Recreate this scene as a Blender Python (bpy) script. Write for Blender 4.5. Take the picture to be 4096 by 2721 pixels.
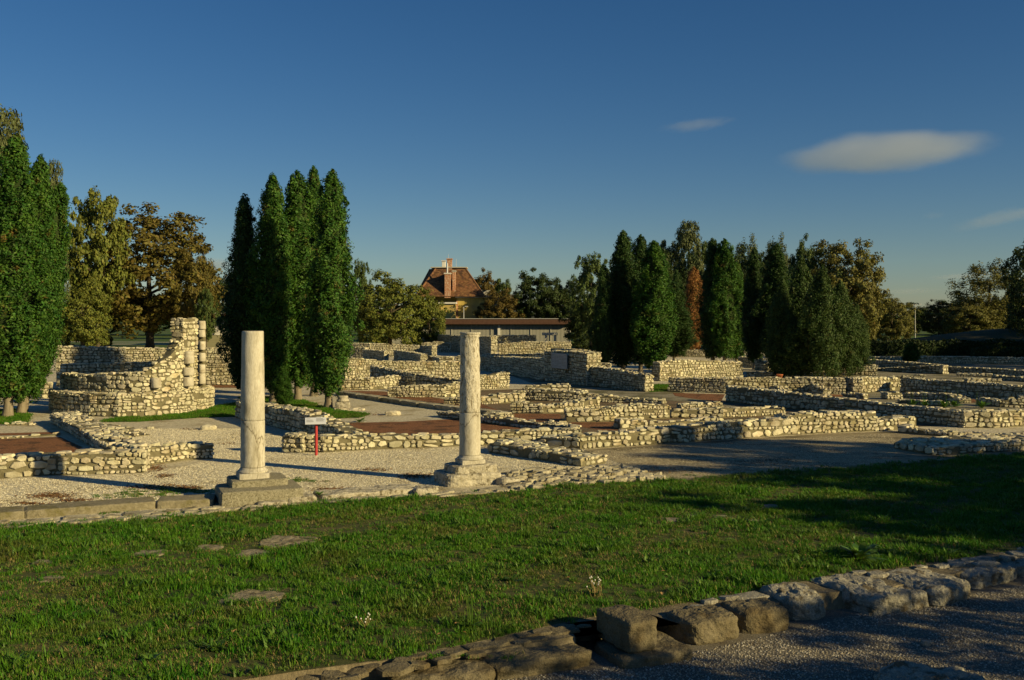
import bpy, bmesh, math, random
import numpy as np
from mathutils import Vector, Matrix, noise

for o in list(bpy.data.objects): bpy.data.objects.remove(o)
S = bpy.context.scene
COL = S.collection
rng = random.Random(7)
nr = np.random.RandomState(7)

# ------------------------------------------------------------------ camera, sky, sun, exposure
CAM_H, FPX, CX, HY = 4.0, 4000.0, 2048.0, 1270.0        # eye height, focal length / centre / horizon in photograph pixels
cam_d = bpy.data.cameras.new('camera'); cam = bpy.data.objects.new('camera', cam_d); COL.objects.link(cam)
cam.location = (0, 0, CAM_H); cam.rotation_euler = (math.radians(90), 0, 0)
cam_d.sensor_width = 36; cam_d.lens = 36*FPX/4096; cam_d.shift_y = -(1360.5-HY)/4096
cam_d.clip_start = .1; cam_d.clip_end = 30000
S.camera = cam

SUN_EL, SUN_AZ = math.radians(19.3), math.radians(117.6)     # azimuth clockwise from the view direction (+Y)
W = bpy.data.worlds.new('World'); S.world = W; W.use_nodes = True
wn = W.node_tree.nodes; wl = W.node_tree.links
for n in list(wn): wn.remove(n)
sky = wn.new('ShaderNodeTexSky'); sky.sky_type = 'NISHITA'; sky.sun_disc = False
sky.sun_elevation = SUN_EL; sky.sun_rotation = SUN_AZ
sky.altitude = 100; sky.air_density = 1.0; sky.dust_density = .12; sky.ozone_density = 4.0
bg = wn.new('ShaderNodeBackground'); bg.inputs['Strength'].default_value = .05
wo = wn.new('ShaderNodeOutputWorld')
sat = wn.new('ShaderNodeHueSaturation'); sat.inputs['Saturation'].default_value = 1.22; sat.inputs['Hue'].default_value = .505
wl.new(sky.outputs[0], sat.inputs['Color']); wl.new(sat.outputs[0], bg.inputs[0]); wl.new(bg.outputs[0], wo.inputs[0])

sd = bpy.data.lights.new('sun', 'SUN'); sun = bpy.data.objects.new('sun', sd); COL.objects.link(sun)
sd.energy = 5.0; sd.angle = math.radians(.53); sd.color = (1, .80, .41)
SDIR = Vector((math.sin(SUN_AZ)*math.cos(SUN_EL), math.cos(SUN_AZ)*math.cos(SUN_EL), math.sin(SUN_EL)))
sun.rotation_euler = (-SDIR).to_track_quat('-Z', 'Y').to_euler(); sun.location = SDIR*200

S.render.engine = 'CYCLES'
S.view_settings.view_transform = 'Standard'; S.view_settings.look = 'None'
S.view_settings.gamma = 1; S.view_settings.exposure = 0.32; S.view_settings.use_curve_mapping = False
S.render.resolution_x = 1024; S.render.resolution_y = 680
try:
    S.cycles.volume_max_steps = 128; S.cycles.volume_bounces = 2; S.cycles.diffuse_bounces = 1; S.cycles.max_bounces = 6
except Exception: pass

# ------------------------------------------------------------------ helpers
def P(x, y, z=0.0):
    """ground point (height z) seen at photograph pixel x, y"""
    d = (CAM_H-z)*FPX/(y-HY)
    return Vector(((x-CX)/FPX*d, d, z))
def AT(x, y, d):
    """point at distance d seen at pixel x, y"""
    return Vector(((x-CX)/FPX*d, d, CAM_H-(y-HY)/FPX*d))
def tag(o, label=None, cat=None, group=None, kind=None):
    if label: o['label'] = label
    if cat: o['category'] = cat
    if group: o['group'] = group
    if kind: o['kind'] = kind
    return o
def empty(name, loc, label=None, cat=None, group=None):
    o = bpy.data.objects.new(name, None); COL.objects.link(o); o.location = loc
    o.empty_display_size = .2
    return tag(o, label, cat, group)
def link(name, me, parent=None, m=None, loc=None):
    o = bpy.data.objects.new(name, me); COL.objects.link(o)
    if parent: o.parent = parent
    if loc is not None: o.location = loc
    if m and not me.materials: me.materials.append(m)
    return o
def mesh(name, v, f, m=None, smooth=False):
    me = bpy.data.meshes.new(name); me.from_pydata([tuple(p) for p in v], [], f); me.update()
    if smooth: me.polygons.foreach_set('use_smooth', [True]*len(me.polygons))
    if m: me.materials.append(m)
    return me
def fast_mesh(name, v, f, m=None):
    """v (N,3) array, f (M,k) array of one face size"""
    me = bpy.data.meshes.new(name); k = f.shape[1]
    me.vertices.add(len(v)); me.vertices.foreach_set('co', np.ascontiguousarray(v, dtype=np.float32).ravel())
    me.loops.add(f.size); me.loops.foreach_set('vertex_index', np.ascontiguousarray(f, dtype=np.int32).ravel())
    me.polygons.add(len(f)); me.polygons.foreach_set('loop_start', np.arange(0, f.size, k, dtype=np.int32))
    me.polygons.foreach_set('loop_total', np.full(len(f), k, dtype=np.int32))
    me.update(calc_edges=True); me.validate()
    if m: me.materials.append(m)
    return me
def box_bm(bm, c, s, rz=0, bevel=0):
    M = Matrix.Translation(c) @ Matrix.Rotation(rz, 4, 'Z') @ Matrix.Diagonal((s[0], s[1], s[2], 1))
    r = bmesh.ops.create_cube(bm, size=1, matrix=M)
    if bevel:
        e = list({ed for v in r['verts'] for ed in v.link_edges})
        bmesh.ops.bevel(bm, geom=e, offset=bevel, segments=1, affect='EDGES')
def bm_mesh(name, bm, m=None, smooth=False):
    me = bpy.data.meshes.new(name); bm.to_mesh(me); bm.free()
    if smooth: me.polygons.foreach_set('use_smooth', [True]*len(me.polygons))
    if m: me.materials.append(m)
    return me
def box(name, c, s, m, parent=None, rz=0, bevel=0):
    bm = bmesh.new(); box_bm(bm, (0, 0, 0), s, 0, bevel)
    o = link(name, bm_mesh(name, bm, m), parent); o.location = c; o.rotation_euler = (0, 0, rz)
    return o
def tube_arrays(path, radii, n=8):
    v, f = [], []
    for i, p in enumerate(path):
        a = path[max(i-1, 0)]; b = path[min(i+1, len(path)-1)]
        t = (Vector(b)-Vector(a)).normalized()
        x = t.orthogonal().normalized() if abs(t.z) < .9 else Vector((1, 0, 0)); x = (x-t*x.dot(t)).normalized(); y = t.cross(x)
        for k in range(n):
            an = 2*math.pi*k/n
            v.append(Vector(p)+(x*math.cos(an)+y*math.sin(an))*radii[i])
    for i in range(len(path)-1):
        for k in range(n):
            f.append((i*n+k, i*n+(k+1) % n, (i+1)*n+(k+1) % n, (i+1)*n+k))
    return v, f
def lathe(name, prof, n, m, jitter=0, seed=0, smooth=True):
    v, f = [], []
    for (r, z) in prof:
        for k in range(n):
            a = 2*math.pi*k/n
            rr = r
            if jitter: rr += jitter*noise.noise(Vector((math.cos(a)*r*9+seed, math.sin(a)*r*9, z*5)))
            v.append((rr*math.cos(a), rr*math.sin(a), z))
    for i in range(len(prof)-1):
        for k in range(n):
            f.append((i*n+k, i*n+(k+1) % n, (i+1)*n+(k+1) % n, (i+1)*n+k))
    f.append(tuple(range((len(prof)-1)*n, len(prof)*n))); f.append(tuple(range(n))[::-1])
    me = mesh(name, v, f, m)
    if smooth:
        sm = [True]*len(me.polygons); sm[-1] = sm[-2] = False
        me.polygons.foreach_set('use_smooth', sm)
    return me

# ------------------------------------------------------------------ materials
def mat(name, c1, c2, scale=3, c3=None, rand=0, rough=.9, bump=0, bscale=40, stretch=None, detail=6, spec=.2, transl=0, fac=(.35, .65), c3scale=.6, c3fac=(.5, .62), fine=None, hue=0, crack=None):
    m = bpy.data.materials.new(name); m.use_nodes = True
    nt = m.node_tree; N = nt.nodes; L = nt.links
    bs = N['Principled BSDF']; bs.inputs['Roughness'].default_value = rough; bs.inputs['Specular IOR Level'].default_value = spec
    geo = N.new('ShaderNodeNewGeometry'); vec = geo.outputs['Position']
    if stretch:
        mp = N.new('ShaderNodeMapping'); mp.inputs['Scale'].default_value = stretch; L.new(vec, mp.inputs[0]); vec = mp.outputs[0]
    def nz(sc, dt=detail):
        t = N.new('ShaderNodeTexNoise'); t.inputs['Scale'].default_value = sc; t.inputs['Detail'].default_value = dt
        t.inputs['Roughness'].default_value = .62; L.new(vec, t.inputs['Vector']); return t.outputs['Fac']
    def ramp(x, a, b):
        r = N.new('ShaderNodeMapRange'); r.inputs[1].default_value = a; r.inputs[2].default_value = b; L.new(x, r.inputs[0]); return r.outputs[0]
    def mix(f, a, b, mode='MIX'):
        x = N.new('ShaderNodeMix'); x.data_type = 'RGBA'; x.blend_type = mode
        if isinstance(f, float): x.inputs[0].default_value = f
        else: L.new(f, x.inputs[0])
        for s, c in ((x.inputs[6], a), (x.inputs[7], b)):
            if isinstance(c, tuple): s.default_value = (*c, 1)
            else: L.new(c, s)
        return x.outputs[2]
    col = mix(ramp(nz(scale), *fac), c1, c2)
    if c3: col = mix(ramp(nz(c3scale, 4), *c3fac), col, c3)
    if fine: col = mix(ramp(nz(fine[0], 3), .38, .62), col, mix(1.0, col, fine[1], 'MULTIPLY'))
    if crack:
        dn = N.new('ShaderNodeTexNoise'); dn.inputs['Scale'].default_value = 3.5; dn.inputs['Detail'].default_value = 5; L.new(vec, dn.inputs['Vector'])
        va = N.new('ShaderNodeVectorMath'); va.operation = 'MULTIPLY_ADD'; va.inputs[1].default_value = (.5, .5, .5); L.new(dn.outputs['Color'], va.inputs[0]); L.new(vec, va.inputs[2])
        vo = N.new('ShaderNodeTexVoronoi'); vo.feature = 'DISTANCE_TO_EDGE'; vo.inputs['Scale'].default_value = crack[0]; L.new(va.outputs[0], vo.inputs['Vector'])
        col = mix(ramp(vo.outputs['Distance'], crack[1], 0.0), col, (.16, .13, .08))
    if rand:
        oi = N.new('ShaderNodeObjectInfo'); ad = N.new('ShaderNodeMath'); ad.operation = 'ADD'
        L.new(oi.outputs['Random'], ad.inputs[0]); L.new(geo.outputs['Random Per Island'], ad.inputs[1])
        fr = N.new('ShaderNodeMath'); fr.operation = 'FRACT'; L.new(ad.outputs[0], fr.inputs[0])
        hs = N.new('ShaderNodeHueSaturation'); L.new(col, hs.inputs['Color'])
        r = N.new('ShaderNodeMapRange'); r.inputs[3].default_value = 1-rand; r.inputs[4].default_value = 1+rand; L.new(fr.outputs[0], r.inputs[0])
        L.new(r.outputs[0], hs.inputs['Value'])
        if hue:
            m7 = N.new('ShaderNodeMath'); m7.operation = 'MULTIPLY'; m7.inputs[1].default_value = 7.31; L.new(fr.outputs[0], m7.inputs[0])
            f7 = N.new('ShaderNodeMath'); f7.operation = 'FRACT'; L.new(m7.outputs[0], f7.inputs[0])
            r2 = N.new('ShaderNodeMapRange'); r2.inputs[3].default_value = .5-hue; r2.inputs[4].default_value = .5+hue; L.new(f7.outputs[0], r2.inputs[0])
            L.new(r2.outputs[0], hs.inputs['Hue'])
        col = hs.outputs['Color']
    L.new(col, bs.inputs['Base Color'])
    if bump:
        b = N.new('ShaderNodeBump'); b.inputs['Strength'].default_value = bump; b.inputs['Distance'].default_value = .03
        L.new(nz(bscale, 5), b.inputs['Height']); L.new(b.outputs[0], bs.inputs['Normal'])
    if transl:
        tr = N.new('ShaderNodeBsdfTranslucent'); L.new(col, tr.inputs[0]); mx = N.new('ShaderNodeMixShader'); mx.inputs[0].default_value = transl
        L.new(bs.outputs[0], mx.inputs[1]); L.new(tr.outputs[0], mx.inputs[2]); L.new(mx.outputs[0], N['Material Output'].inputs[0])
    return m

M_STONE = mat('limestone', (.42, .38, .25), (.60, .55, .385), 5, c3=(.34, .28, .15), c3scale=1.7, c3fac=(.52, .68), rand=.30, hue=.014, bump=.7, bscale=22)
M_MORTAR = mat('old_mortar', (.15, .132, .075), (.22, .195, .115), 4, bump=.8, bscale=30, c3=(.11, .095, .05), c3scale=2)
M_MARBLE = mat('pale_column_stone', (.50, .465, .37), (.62, .585, .48), 4, bump=.35, bscale=60, c3=(.30, .27, .19), c3scale=4.5, c3fac=(.48, .74), stretch=(1, 1, .28), fine=(45, (.82, .80, .76)), crack=(1.3, .014))
M_DRUM = mat('half_column_stone', (.44, .40, .30), (.54, .50, .39), 5, bump=.5, bscale=30, c3=(.33, .28, .19), c3scale=4, c3fac=(.5, .7))
M_PITTED = mat('pitted_column_stone', (.55, .51, .40), (.64, .60, .49), 4, bump=1.0, bscale=26, c3=(.26, .22, .14), c3scale=13, c3fac=(.53, .64), stretch=(1, 1, .45), fine=(40, (.7, .68, .64)))
M_BLOCK = mat('speckled_grey_stone', (.22, .20, .13), (.37, .34, .24), 18, bump=.8, bscale=45, c3=(.16, .14, .08), c3scale=30, c3fac=(.5, .62))
M_ROUGH = mat('rough_pale_stone', (.40, .365, .27), (.56, .52, .41), 7, bump=1.0, bscale=16, c3=(.17, .145, .09), c3scale=8, c3fac=(.52, .64), fine=(30, (.7, .68, .64)))
M_KERB = mat('mossy_kerb_stone', (.19, .165, .10), (.30, .265, .175), 14, bump=.8, bscale=35, c3=(.16, .14, .055), c3scale=3, c3fac=(.5, .66), rand=.12)
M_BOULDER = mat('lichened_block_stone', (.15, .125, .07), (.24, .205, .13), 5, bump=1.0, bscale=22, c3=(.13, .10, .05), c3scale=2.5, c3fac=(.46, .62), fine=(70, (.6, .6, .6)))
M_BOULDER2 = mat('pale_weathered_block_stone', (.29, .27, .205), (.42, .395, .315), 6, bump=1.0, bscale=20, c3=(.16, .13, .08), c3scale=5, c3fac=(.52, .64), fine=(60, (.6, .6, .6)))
M_FLAG = mat('flagstone', (.34, .30, .20), (.47, .43, .31), 6, bump=.8, bscale=24, c3=(.20, .17, .10), c3scale=3, rand=.2)
M_SUNK = mat('sunken_flagstone', (.22, .19, .12), (.31, .27, .18), 6, bump=.8, bscale=24, c3=(.12, .10, .055), c3scale=4)
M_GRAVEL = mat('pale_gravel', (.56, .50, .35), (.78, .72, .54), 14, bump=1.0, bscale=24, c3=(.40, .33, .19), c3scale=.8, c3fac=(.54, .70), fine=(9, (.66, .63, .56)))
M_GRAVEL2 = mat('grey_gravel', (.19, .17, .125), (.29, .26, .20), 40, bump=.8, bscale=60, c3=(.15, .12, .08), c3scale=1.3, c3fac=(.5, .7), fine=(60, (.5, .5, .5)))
M_RED = mat('crushed_brick_gravel', (.24, .10, .042), (.36, .18, .08), 18, bump=.7, bscale=50, c3=(.14, .075, .035), c3scale=1.4, fine=(13, (.52, .48, .46)))
M_SOIL = mat('soil', (.12, .10, .06), (.20, .165, .10), 8, bump=.8, bscale=30, c3=(.26, .22, .14), c3scale=5, c3fac=(.55, .7))
M_TURF = mat('turf_soil', (.045, .062, .016), (.085, .088, .026), 3, bump=.6, bscale=50, c3=(.14, .115, .05), c3scale=1.2, c3fac=(.56, .7))
M_GRASSLAND = mat('rough_grass', (.045, .095, .014), (.08, .135, .022), 2, bump=.6, bscale=14, c3=(.11, .10, .035), c3scale=.3)
M_PAVE = mat('pale_paving', (.33, .31, .25), (.42, .39, .31), 5, bump=.3, bscale=30)
def leafmat(n, a, b, rand=.35, hue=.02, c3=None, tr=.22):
    return mat(n, a, b, 1.9, c3=c3, c3scale=1.6, c3fac=(.6, .72), rand=rand, hue=hue, rough=.62, spec=.25, transl=tr, detail=3)
M_THUJA = leafmat('thuja_green', (.024, .078, .009), (.068, .15, .017), c3=(.14, .085, .02))
M_THUJA_D = leafmat('thuja_dark_green', (.022, .055, .011), (.042, .085, .016), c3=(.09, .06, .018))
M_DEAD = leafmat('dead_thuja_orange', (.27, .125, .035), (.36, .18, .055))
M_MAPLE = leafmat('maple_yellow_green', (.10, .13, .02), (.17, .18, .03), c3=(.06, .09, .015))
M_CHEST = leafmat('chestnut_autumn_brown', (.092, .084, .016), (.145, .112, .02), c3=(.065, .092, .018))
M_DARKB = leafmat('dark_broadleaf', (.028, .05, .012), (.05, .075, .016), c3=(.09, .065, .018))
M_MIDB = leafmat('mid_green_broadleaf', (.055, .09, .02), (.09, .125, .028))
M_GREYB = leafmat('grey_green_willow', (.085, .105, .035), (.12, .14, .05))
M_BROWNB = leafmat('brown_broadleaf', (.105, .078, .018), (.15, .11, .024), c3=(.075, .08, .018))
M_OLIVE = leafmat('olive_autumn_leaves', (.115, .118, .026), (.18, .165, .036), c3=(.15, .10, .025))
M_JUNI = leafmat('juniper_green', (.035, .07, .014), (.062, .10, .02), c3=(.10, .08, .02))
M_HEDGE = leafmat('hedge_green', (.02, .038, .008), (.035, .055, .012))
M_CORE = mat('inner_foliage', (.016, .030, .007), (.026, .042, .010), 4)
M_BARK = mat('bark', (.16, .13, .085), (.27, .23, .16), 6, bump=.8, bscale=18, stretch=(1, 1, .25))
M_BARKD = mat('dark_bark', (.06, .048, .03), (.10, .08, .05), 6, bump=.8, bscale=18, stretch=(1, 1, .25))
M_BLADE = mat('grass_blade', (.052, .170, .008), (.098, .225, .013), 1.3, rand=.35, hue=.02, rough=.5, transl=.3, c3=(.11, .14, .022), c3scale=.5, c3fac=(.5, .7), detail=2)
M_DRY = mat('dry_grass_blade', (.24, .19, .07), (.34, .27, .11), 2, rand=.3, hue=.01, rough=.7, transl=.2)
M_WEED = mat('weed_leaf', (.07, .15, .018), (.11, .20, .03), 3, rand=.25, hue=.015, rough=.45, transl=.25)
M_WHITEFL = mat('seed_head', (.6, .58, .5), (.7, .68, .6), 9)
M_RED_PAINT = mat('red_painted_steel', (.42, .035, .04), (.46, .05, .045), 20, rough=.4, spec=.4)
M_PANEL = mat('printed_panel_white', (.62, .64, .66), (.66, .67, .68), 20, rough=.35, spec=.4)
M_INK = mat('printed_grey_text', (.22, .23, .25), (.28, .28, .30), 60)
M_STEEL = mat('galvanised_steel', (.5, .5, .5), (.6, .6, .6), 10, rough=.35, spec=.5)
M_BROWNFAS = mat('brown_metal_fascia', (.085, .045, .03), (.11, .06, .04), 3, rough=.5)
M_GLASSF = mat('grey_green_glass', (.12, .15, .12), (.16, .19, .15), 2, rough=.25, spec=.5)
M_WHITEP = mat('white_render', (.62, .60, .54), (.68, .66, .6), 4)
M_SLAT = mat('pale_grey_slat', (.36, .34, .29), (.42, .40, .34), 6)
M_YELLOW = mat('yellow_render', (.50, .37, .10), (.56, .43, .13), 2, c3=(.42, .32, .12), c3scale=.7)
M_TILE = mat('clay_roof_tile', (.165, .085, .042), (.25, .125, .058), 2.5, c3=(.10, .055, .035), c3scale=.9, c3fac=(.5, .62), rand=.3, hue=.01)
M_BRICK = mat('chimney_brick', (.34, .15, .08), (.46, .24, .14), 8, c3=(.55, .42, .30), c3scale=5, bump=.3, bscale=20)
M_CONC = mat('concrete', (.42, .40, .33), (.50, .48, .40), 4)
M_PODIUM = mat('olive_concrete_podium', (.26, .24, .14), (.31, .29, .18), 3, stretch=(.2, .2, 6))
M_WOOD = mat('lattice_wood', (.30, .23, .12), (.38, .30, .17), 5)
M_POT = mat('terracotta', (.40, .12, .05), (.46, .16, .07), 8)
M_ASPHALT = mat('asphalt', (.05, .05, .05), (.06, .06, .06), 10)

# ------------------------------------------------------------------ ground sheets
def sheet(name, px, z, m, kind='structure', world=False):
    bm = bmesh.new()
    vs = [bm.verts.new((p[0], p[1], z) if world else tuple(P(p[0], p[1])[:2])+(z,)) for p in px]
    f = bm.faces.new(vs)
    if f.normal.z < 0: f.normal_flip()
    bmesh.ops.triangulate(bm, faces=[f])
    o = link(name, bm_mesh(name, bm, m)); o['kind'] = kind
    return o
TZ = -.22                                                     # the track in front lies lower than the lawn
FRONT = [(600, 2905), (1000, 2850), (1560, 2775), (1990, 2730), (2365, 2664), (2400, 2660), (2760, 2616), (2800, 2606), (2968, 2556), (3170, 2522), (3318, 2476), (3658, 2440), (3905, 2386), (4092, 2314), (4290, 2268), (4800, 2160)]
BANK = []
for x, y in FRONT:
    q = P(x, y, TZ); k = .98 if x in (2400, 2760) else .45; BANK.append((q.x-.38*k, q.y+.93*k))
BANK = [(-30, BANK[0][1]-14)]+BANK+[(60, BANK[-1][1]+24)]
sheet('ground', [(6000, 60), (6000, 9000), (-6000, 9000), (-6000, -30), (-60, -30)]+BANK, -.004, M_GRASSLAND, world=True)
SITE = sheet('gravel_ground', [(-40, 40), (-60, 70), (-45, 128), (40, 128), (75, 90), (60, 46)]+BANK[-2:0:-1], 0, M_GRAVEL, world=True)
LAWN_PX = [(-500, 2165), (0, 2112), (480, 2088), (860, 2054), (1300, 2014), (1700, 1992), (2050, 1967), (2250, 1945), (2500, 1930), (2750, 1922), (3000, 1900), (3400, 1872), (3700, 1847), (4096, 1818), (4500, 1786),
           (4500, 2130), (4096, 2196), (3800, 2242), (3400, 2292), (3000, 2368), (2700, 2420), (2300, 2482), (1900, 2572), (1500, 2645), (1200, 2685), (900, 2730), (600, 2800), (-500, 2850)]
sheet('lawn', LAWN_PX, .008, M_TURF)
lw = [P(*p) for p in LAWN_PX[15:]]
sheet('soil_strip', [(p.x, p.y) for p in lw]+BANK[1:-1], .005, M_SOIL, world=True)
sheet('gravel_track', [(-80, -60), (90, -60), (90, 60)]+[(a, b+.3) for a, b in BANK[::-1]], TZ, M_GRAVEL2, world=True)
bv = [(a, b, .004) for a, b in BANK]+[(a+.03, b-.10, TZ-.02) for a, b in BANK]
nb = len(BANK); link('earth_bank', mesh('earth_bank', bv, [(k, k+1, nb+k+1, nb+k) for k in range(nb-1)], M_SOIL))['kind'] = 'structure'
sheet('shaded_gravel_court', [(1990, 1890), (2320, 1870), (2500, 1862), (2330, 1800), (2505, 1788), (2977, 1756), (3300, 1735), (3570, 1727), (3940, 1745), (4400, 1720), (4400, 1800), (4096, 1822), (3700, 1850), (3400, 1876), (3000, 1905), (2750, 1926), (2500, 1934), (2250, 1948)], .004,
      mat('streaky_brown_gravel', (.34, .28, .165), (.48, .41, .26), 16, bump=.8, bscale=38, c3=(.17, .14, .08), c3scale=1.1, c3fac=(.48, .62), stretch=(.45, 1, 1), fine=(16, (.50, .48, .44))))  # browner than the pale gravel, with darker patches drawn out sideways
for i, px in enumerate([[(-300, 1832), (290, 1812), (330, 1790), (240, 1748), (-300, 1768)], [(-300, 1742), (240, 1728), (235, 1737), (-300, 1752)],
        [(1400, 1692), (1600, 1688), (1980, 1668), (2110, 1706), (2290, 1745), (2100, 1762), (1480, 1768), (1340, 1700)],
        [(1345, 1563), (1530, 1566), (1760, 1594), (1930, 1618), (2020, 1652), (1850, 1634), (1690, 1606), (1480, 1578)],
        [(2050, 1656), (2240, 1657), (2250, 1690), (2130, 1690), (2010, 1668)], [(2275, 1691), (2480, 1690), (2500, 1722), (2400, 1722), (2290, 1702)],
        [(2690, 1572), (2900, 1578), (2885, 1606), (2790, 1598), (2700, 1585)], [(3300, 1578), (3480, 1580), (3460, 1600), (3360, 1596)],
        [(3830, 1598), (3910, 1598), (3900, 1612), (3836, 1612)], [(800, 1541), (1000, 1541), (1000, 1552), (840, 1552)]]):
    sheet('brick_gravel_bed', px, .006, M_RED)
for px in [[(-300, 1690), (20, 1700), (110, 1690), (130, 1660), (60, 1640), (-300, 1640)], [(390, 1690), (470, 1672), (600, 1668), (760, 1652), (840, 1630), (950, 1612), (945, 1668), (800, 1672), (560, 1688)],
           [(950, 1590), (1180, 1590), (1330, 1640), (1480, 1658), (1440, 1672), (1320, 1676), (1150, 1665), (1040, 1640)], [(2600, 1570), (2680, 1566), (2680, 1540), (2600, 1540)]]:
    sheet('small_lawn', px, .009, M_TURF)
M_FIELD = mat('shade_darkened_gravel', (.22, .195, .13), (.32, .29, .20), 6, bump=.8, bscale=20, c3=(.13, .12, .06), c3scale=.5, c3fac=(.45, .6))  # grey-brown gravel with the walls' shadow put into its colour
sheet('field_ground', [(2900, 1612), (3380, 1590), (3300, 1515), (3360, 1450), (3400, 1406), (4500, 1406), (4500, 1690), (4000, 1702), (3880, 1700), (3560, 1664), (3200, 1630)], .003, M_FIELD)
sheet('inner_street', [(1880, 1470), (2050, 1505), (2200, 1560), (2340, 1575), (2660, 1600), (2900, 1625), (3130, 1665), (3000, 1640), (2690, 1560), (2480, 1500), (2400, 1440), (2000, 1432)], .0035, M_FIELD)  # dark tone stands in for shade on the paving
sheet('ruin_floor', [(1900, 1692), (2140, 1735), (2330, 1765), (2500, 1772), (3150, 1735), (3500, 1715), (3850, 1700), (3560, 1660), (3200, 1628), (2900, 1602), (2660, 1598), (2340, 1577), (2100, 1556), (1900, 1562)], .0025, mat('brown_ruin_floor', (.17, .12, .07), (.27, .20, .12), 10, bump=.8, bscale=24, c3=(.12, .10, .05), c3scale=.8, c3fac=(.5, .65), fine=(18, (.6, .58, .55))))
sheet('pale_path', [(-60, 148), (-20, 148), (-20, 151), (-60, 152)], .002, M_PAVE, world=True)
sheet('side_path', [(-80, 163), (-34, 156), (-34, 158.5), (-80, 167)], .006, M_PAVE, world=True)

# ------------------------------------------------------------------ rubble masonry
def stone_lib(n=26, seed=3):
    r = random.Random(seed); out = []
    for i in range(n):
        k = r.choice([5, 6, 6, 7, 7, 8]); ph = r.random()*6.28
        ring = []
        for j in range(k):
            a = ph+2*math.pi*(j+r.uniform(-.22, .22))/k
            c, s = math.cos(a), math.sin(a); q = .5/max(abs(c), abs(s), 1e-6); q = min(q, .63)*r.uniform(.85, 1.0)
            ring.append((max(-.5, min(.5, c*q)), max(-.5, min(.5, s*q))))
        cx = sum(p[0] for p in ring)/k; cy = sum(p[1] for p in ring)/k
        v = []; f = []
        tx, ty = r.uniform(-.28, .28), r.uniform(-.28, .28)
        for (x, y) in ring: v.append((x, y, -.6))
        for (x, y) in ring: v.append((x, y, .26+r.uniform(-.08, .08)+x*tx+y*ty))
        for (x, y) in ring: v.append((cx+(x-cx)*.85, cy+(y-cy)*.83, .5+r.uniform(-.10, .10)+x*tx+y*ty))
        for l in range(2):
            for j in range(k): f.append((l*k+j, l*k+(j+1) % k, (l+1)*k+(j+1) % k, (l+1)*k+j))
        v.append((cx, cy, .52+r.uniform(-.05, .08))); c = len(v)-1
        for j in range(k): f.append((2*k+j, 2*k+(j+1) % k, c))
        out.append(mesh('stone', v, f, M_STONE))
    return out
LIB = stone_lib()
LIB_NP = [(np.array([v.co[:] for v in me.vertices]), [tuple(p.vertices) for p in me.polygons]) for me in LIB]

def frame(pos, u, up, n, w, h, dp, roll=0, tilt=0):
    R = Matrix((u, up, n)).transposed()
    if roll or tilt: R = R @ Matrix.Rotation(roll, 3, 'Z') @ Matrix.Rotation(tilt, 3, 'X')
    return Matrix.Translation(pos) @ R.to_4x4() @ Matrix.Diagonal((w, h, dp, 1))

def emit(root, items, limit=300, lib=None, mesh_mat=None):
    """items: list of (matrix (world), apparent size, lib index). The largest become child objects, the rest one stuff part"""
    rp = root.location
    items = sorted(items, key=lambda t: -t[1])
    rest = items[limit:]
    for M, s, i in items[:limit]:
        o = bpy.data.objects.new('stone', LIB[i]); COL.objects.link(o); o.parent = root
        o.matrix_basis = Matrix.Translation(-rp) @ M
        if mesh_mat: o.material_slots[0].link = 'OBJECT'; o.material_slots[0].material = mesh_mat
    if rest:
        V = []; F = []; b = 0
        for M, s, i in rest:
            a = np.array(M); co, fs = LIB_NP[i]
            V.append(co @ a[:3, :3].T + a[:3, 3] - np.array(rp)); F += [tuple(q+b for q in t) for t in fs]; b += len(co)
        me = mesh('stonework', np.vstack(V), F, mesh_mat or M_STONE)
        link('stonework', me, root)['kind'] = 'stuff'

UP = Vector((0, 0, 1))
def face_stones(items, p0, u, L, hfun, n, r, sz=1.0, z0=0.0, proud=.027):
    """courses of stones on a vertical face starting at p0 running along u for L"""
    hmax = max(hfun(L*t/20) for t in range(21))
    z = z0+.02; row = 0
    while z < hmax-.02:
        rh = r.choice((r.uniform(.07, .12), r.uniform(.11, .17), r.uniform(.15, .22)))*sz
        rh = min(rh, max(.06, hmax-z+.01))
        ph = r.random()*6; s = r.uniform(-.1, 0)
        while s < L:
            w = rh*r.uniform(.9, 2.5)
            if r.random() < .18: w *= .6
            w = min(w, max(.12, L-s+.06))
            c = s+w/2; zz = z+rh/2+.025*math.sin(c*2.1+ph)+r.uniform(-.012, .012)
            if 0 <= c <= L and zz+rh*.12 < hfun(c) and r.random() > .05:
                parts = [(zz, rh)]
                if rh > .15*sz and r.random() < .22: parts = [(zz-rh*.26, rh*.48), (zz+rh*.26, rh*.48)]
                for (zc, hh) in parts:
                    pos = p0+u*c+UP*zc+n*r.uniform(-.012, .012)
                    d = pos.y
                    M = frame(pos, u, UP, n, w*r.uniform(.80, .98), hh*r.uniform(.78, 1.0), proud*2*r.uniform(.8, 1.3), r.uniform(-.16, .16))
                    items.append((M, w*hh/(d*d), r.randrange(len(LIB))))
            s += w
        z += rh; row += 1
def top_stones(items, pts, r, sz=1.0):
    for (pos, u, n, t, z) in pts:
        a = .03
        while a < t-.04:
            w = r.uniform(.2, .42)*sz; h = min(r.uniform(.16, .34)*sz, t-a+.05)
            if r.random() > .22:
                p = pos+u*r.uniform(-.1, .1)+n*(a+h/2)+UP*(z+r.uniform(-.02, .012))
                uu = (u+n*r.uniform(-.3, .3)).normalized(); nn = UP.cross(uu)
                M = frame(p, uu, nn, UP, w, h, r.uniform(.04, .09), 0, r.uniform(-.10, .10))
                items.append((M, w*h*.35/(p.y*p.y), r.randrange(len(LIB))))
            a += h
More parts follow.
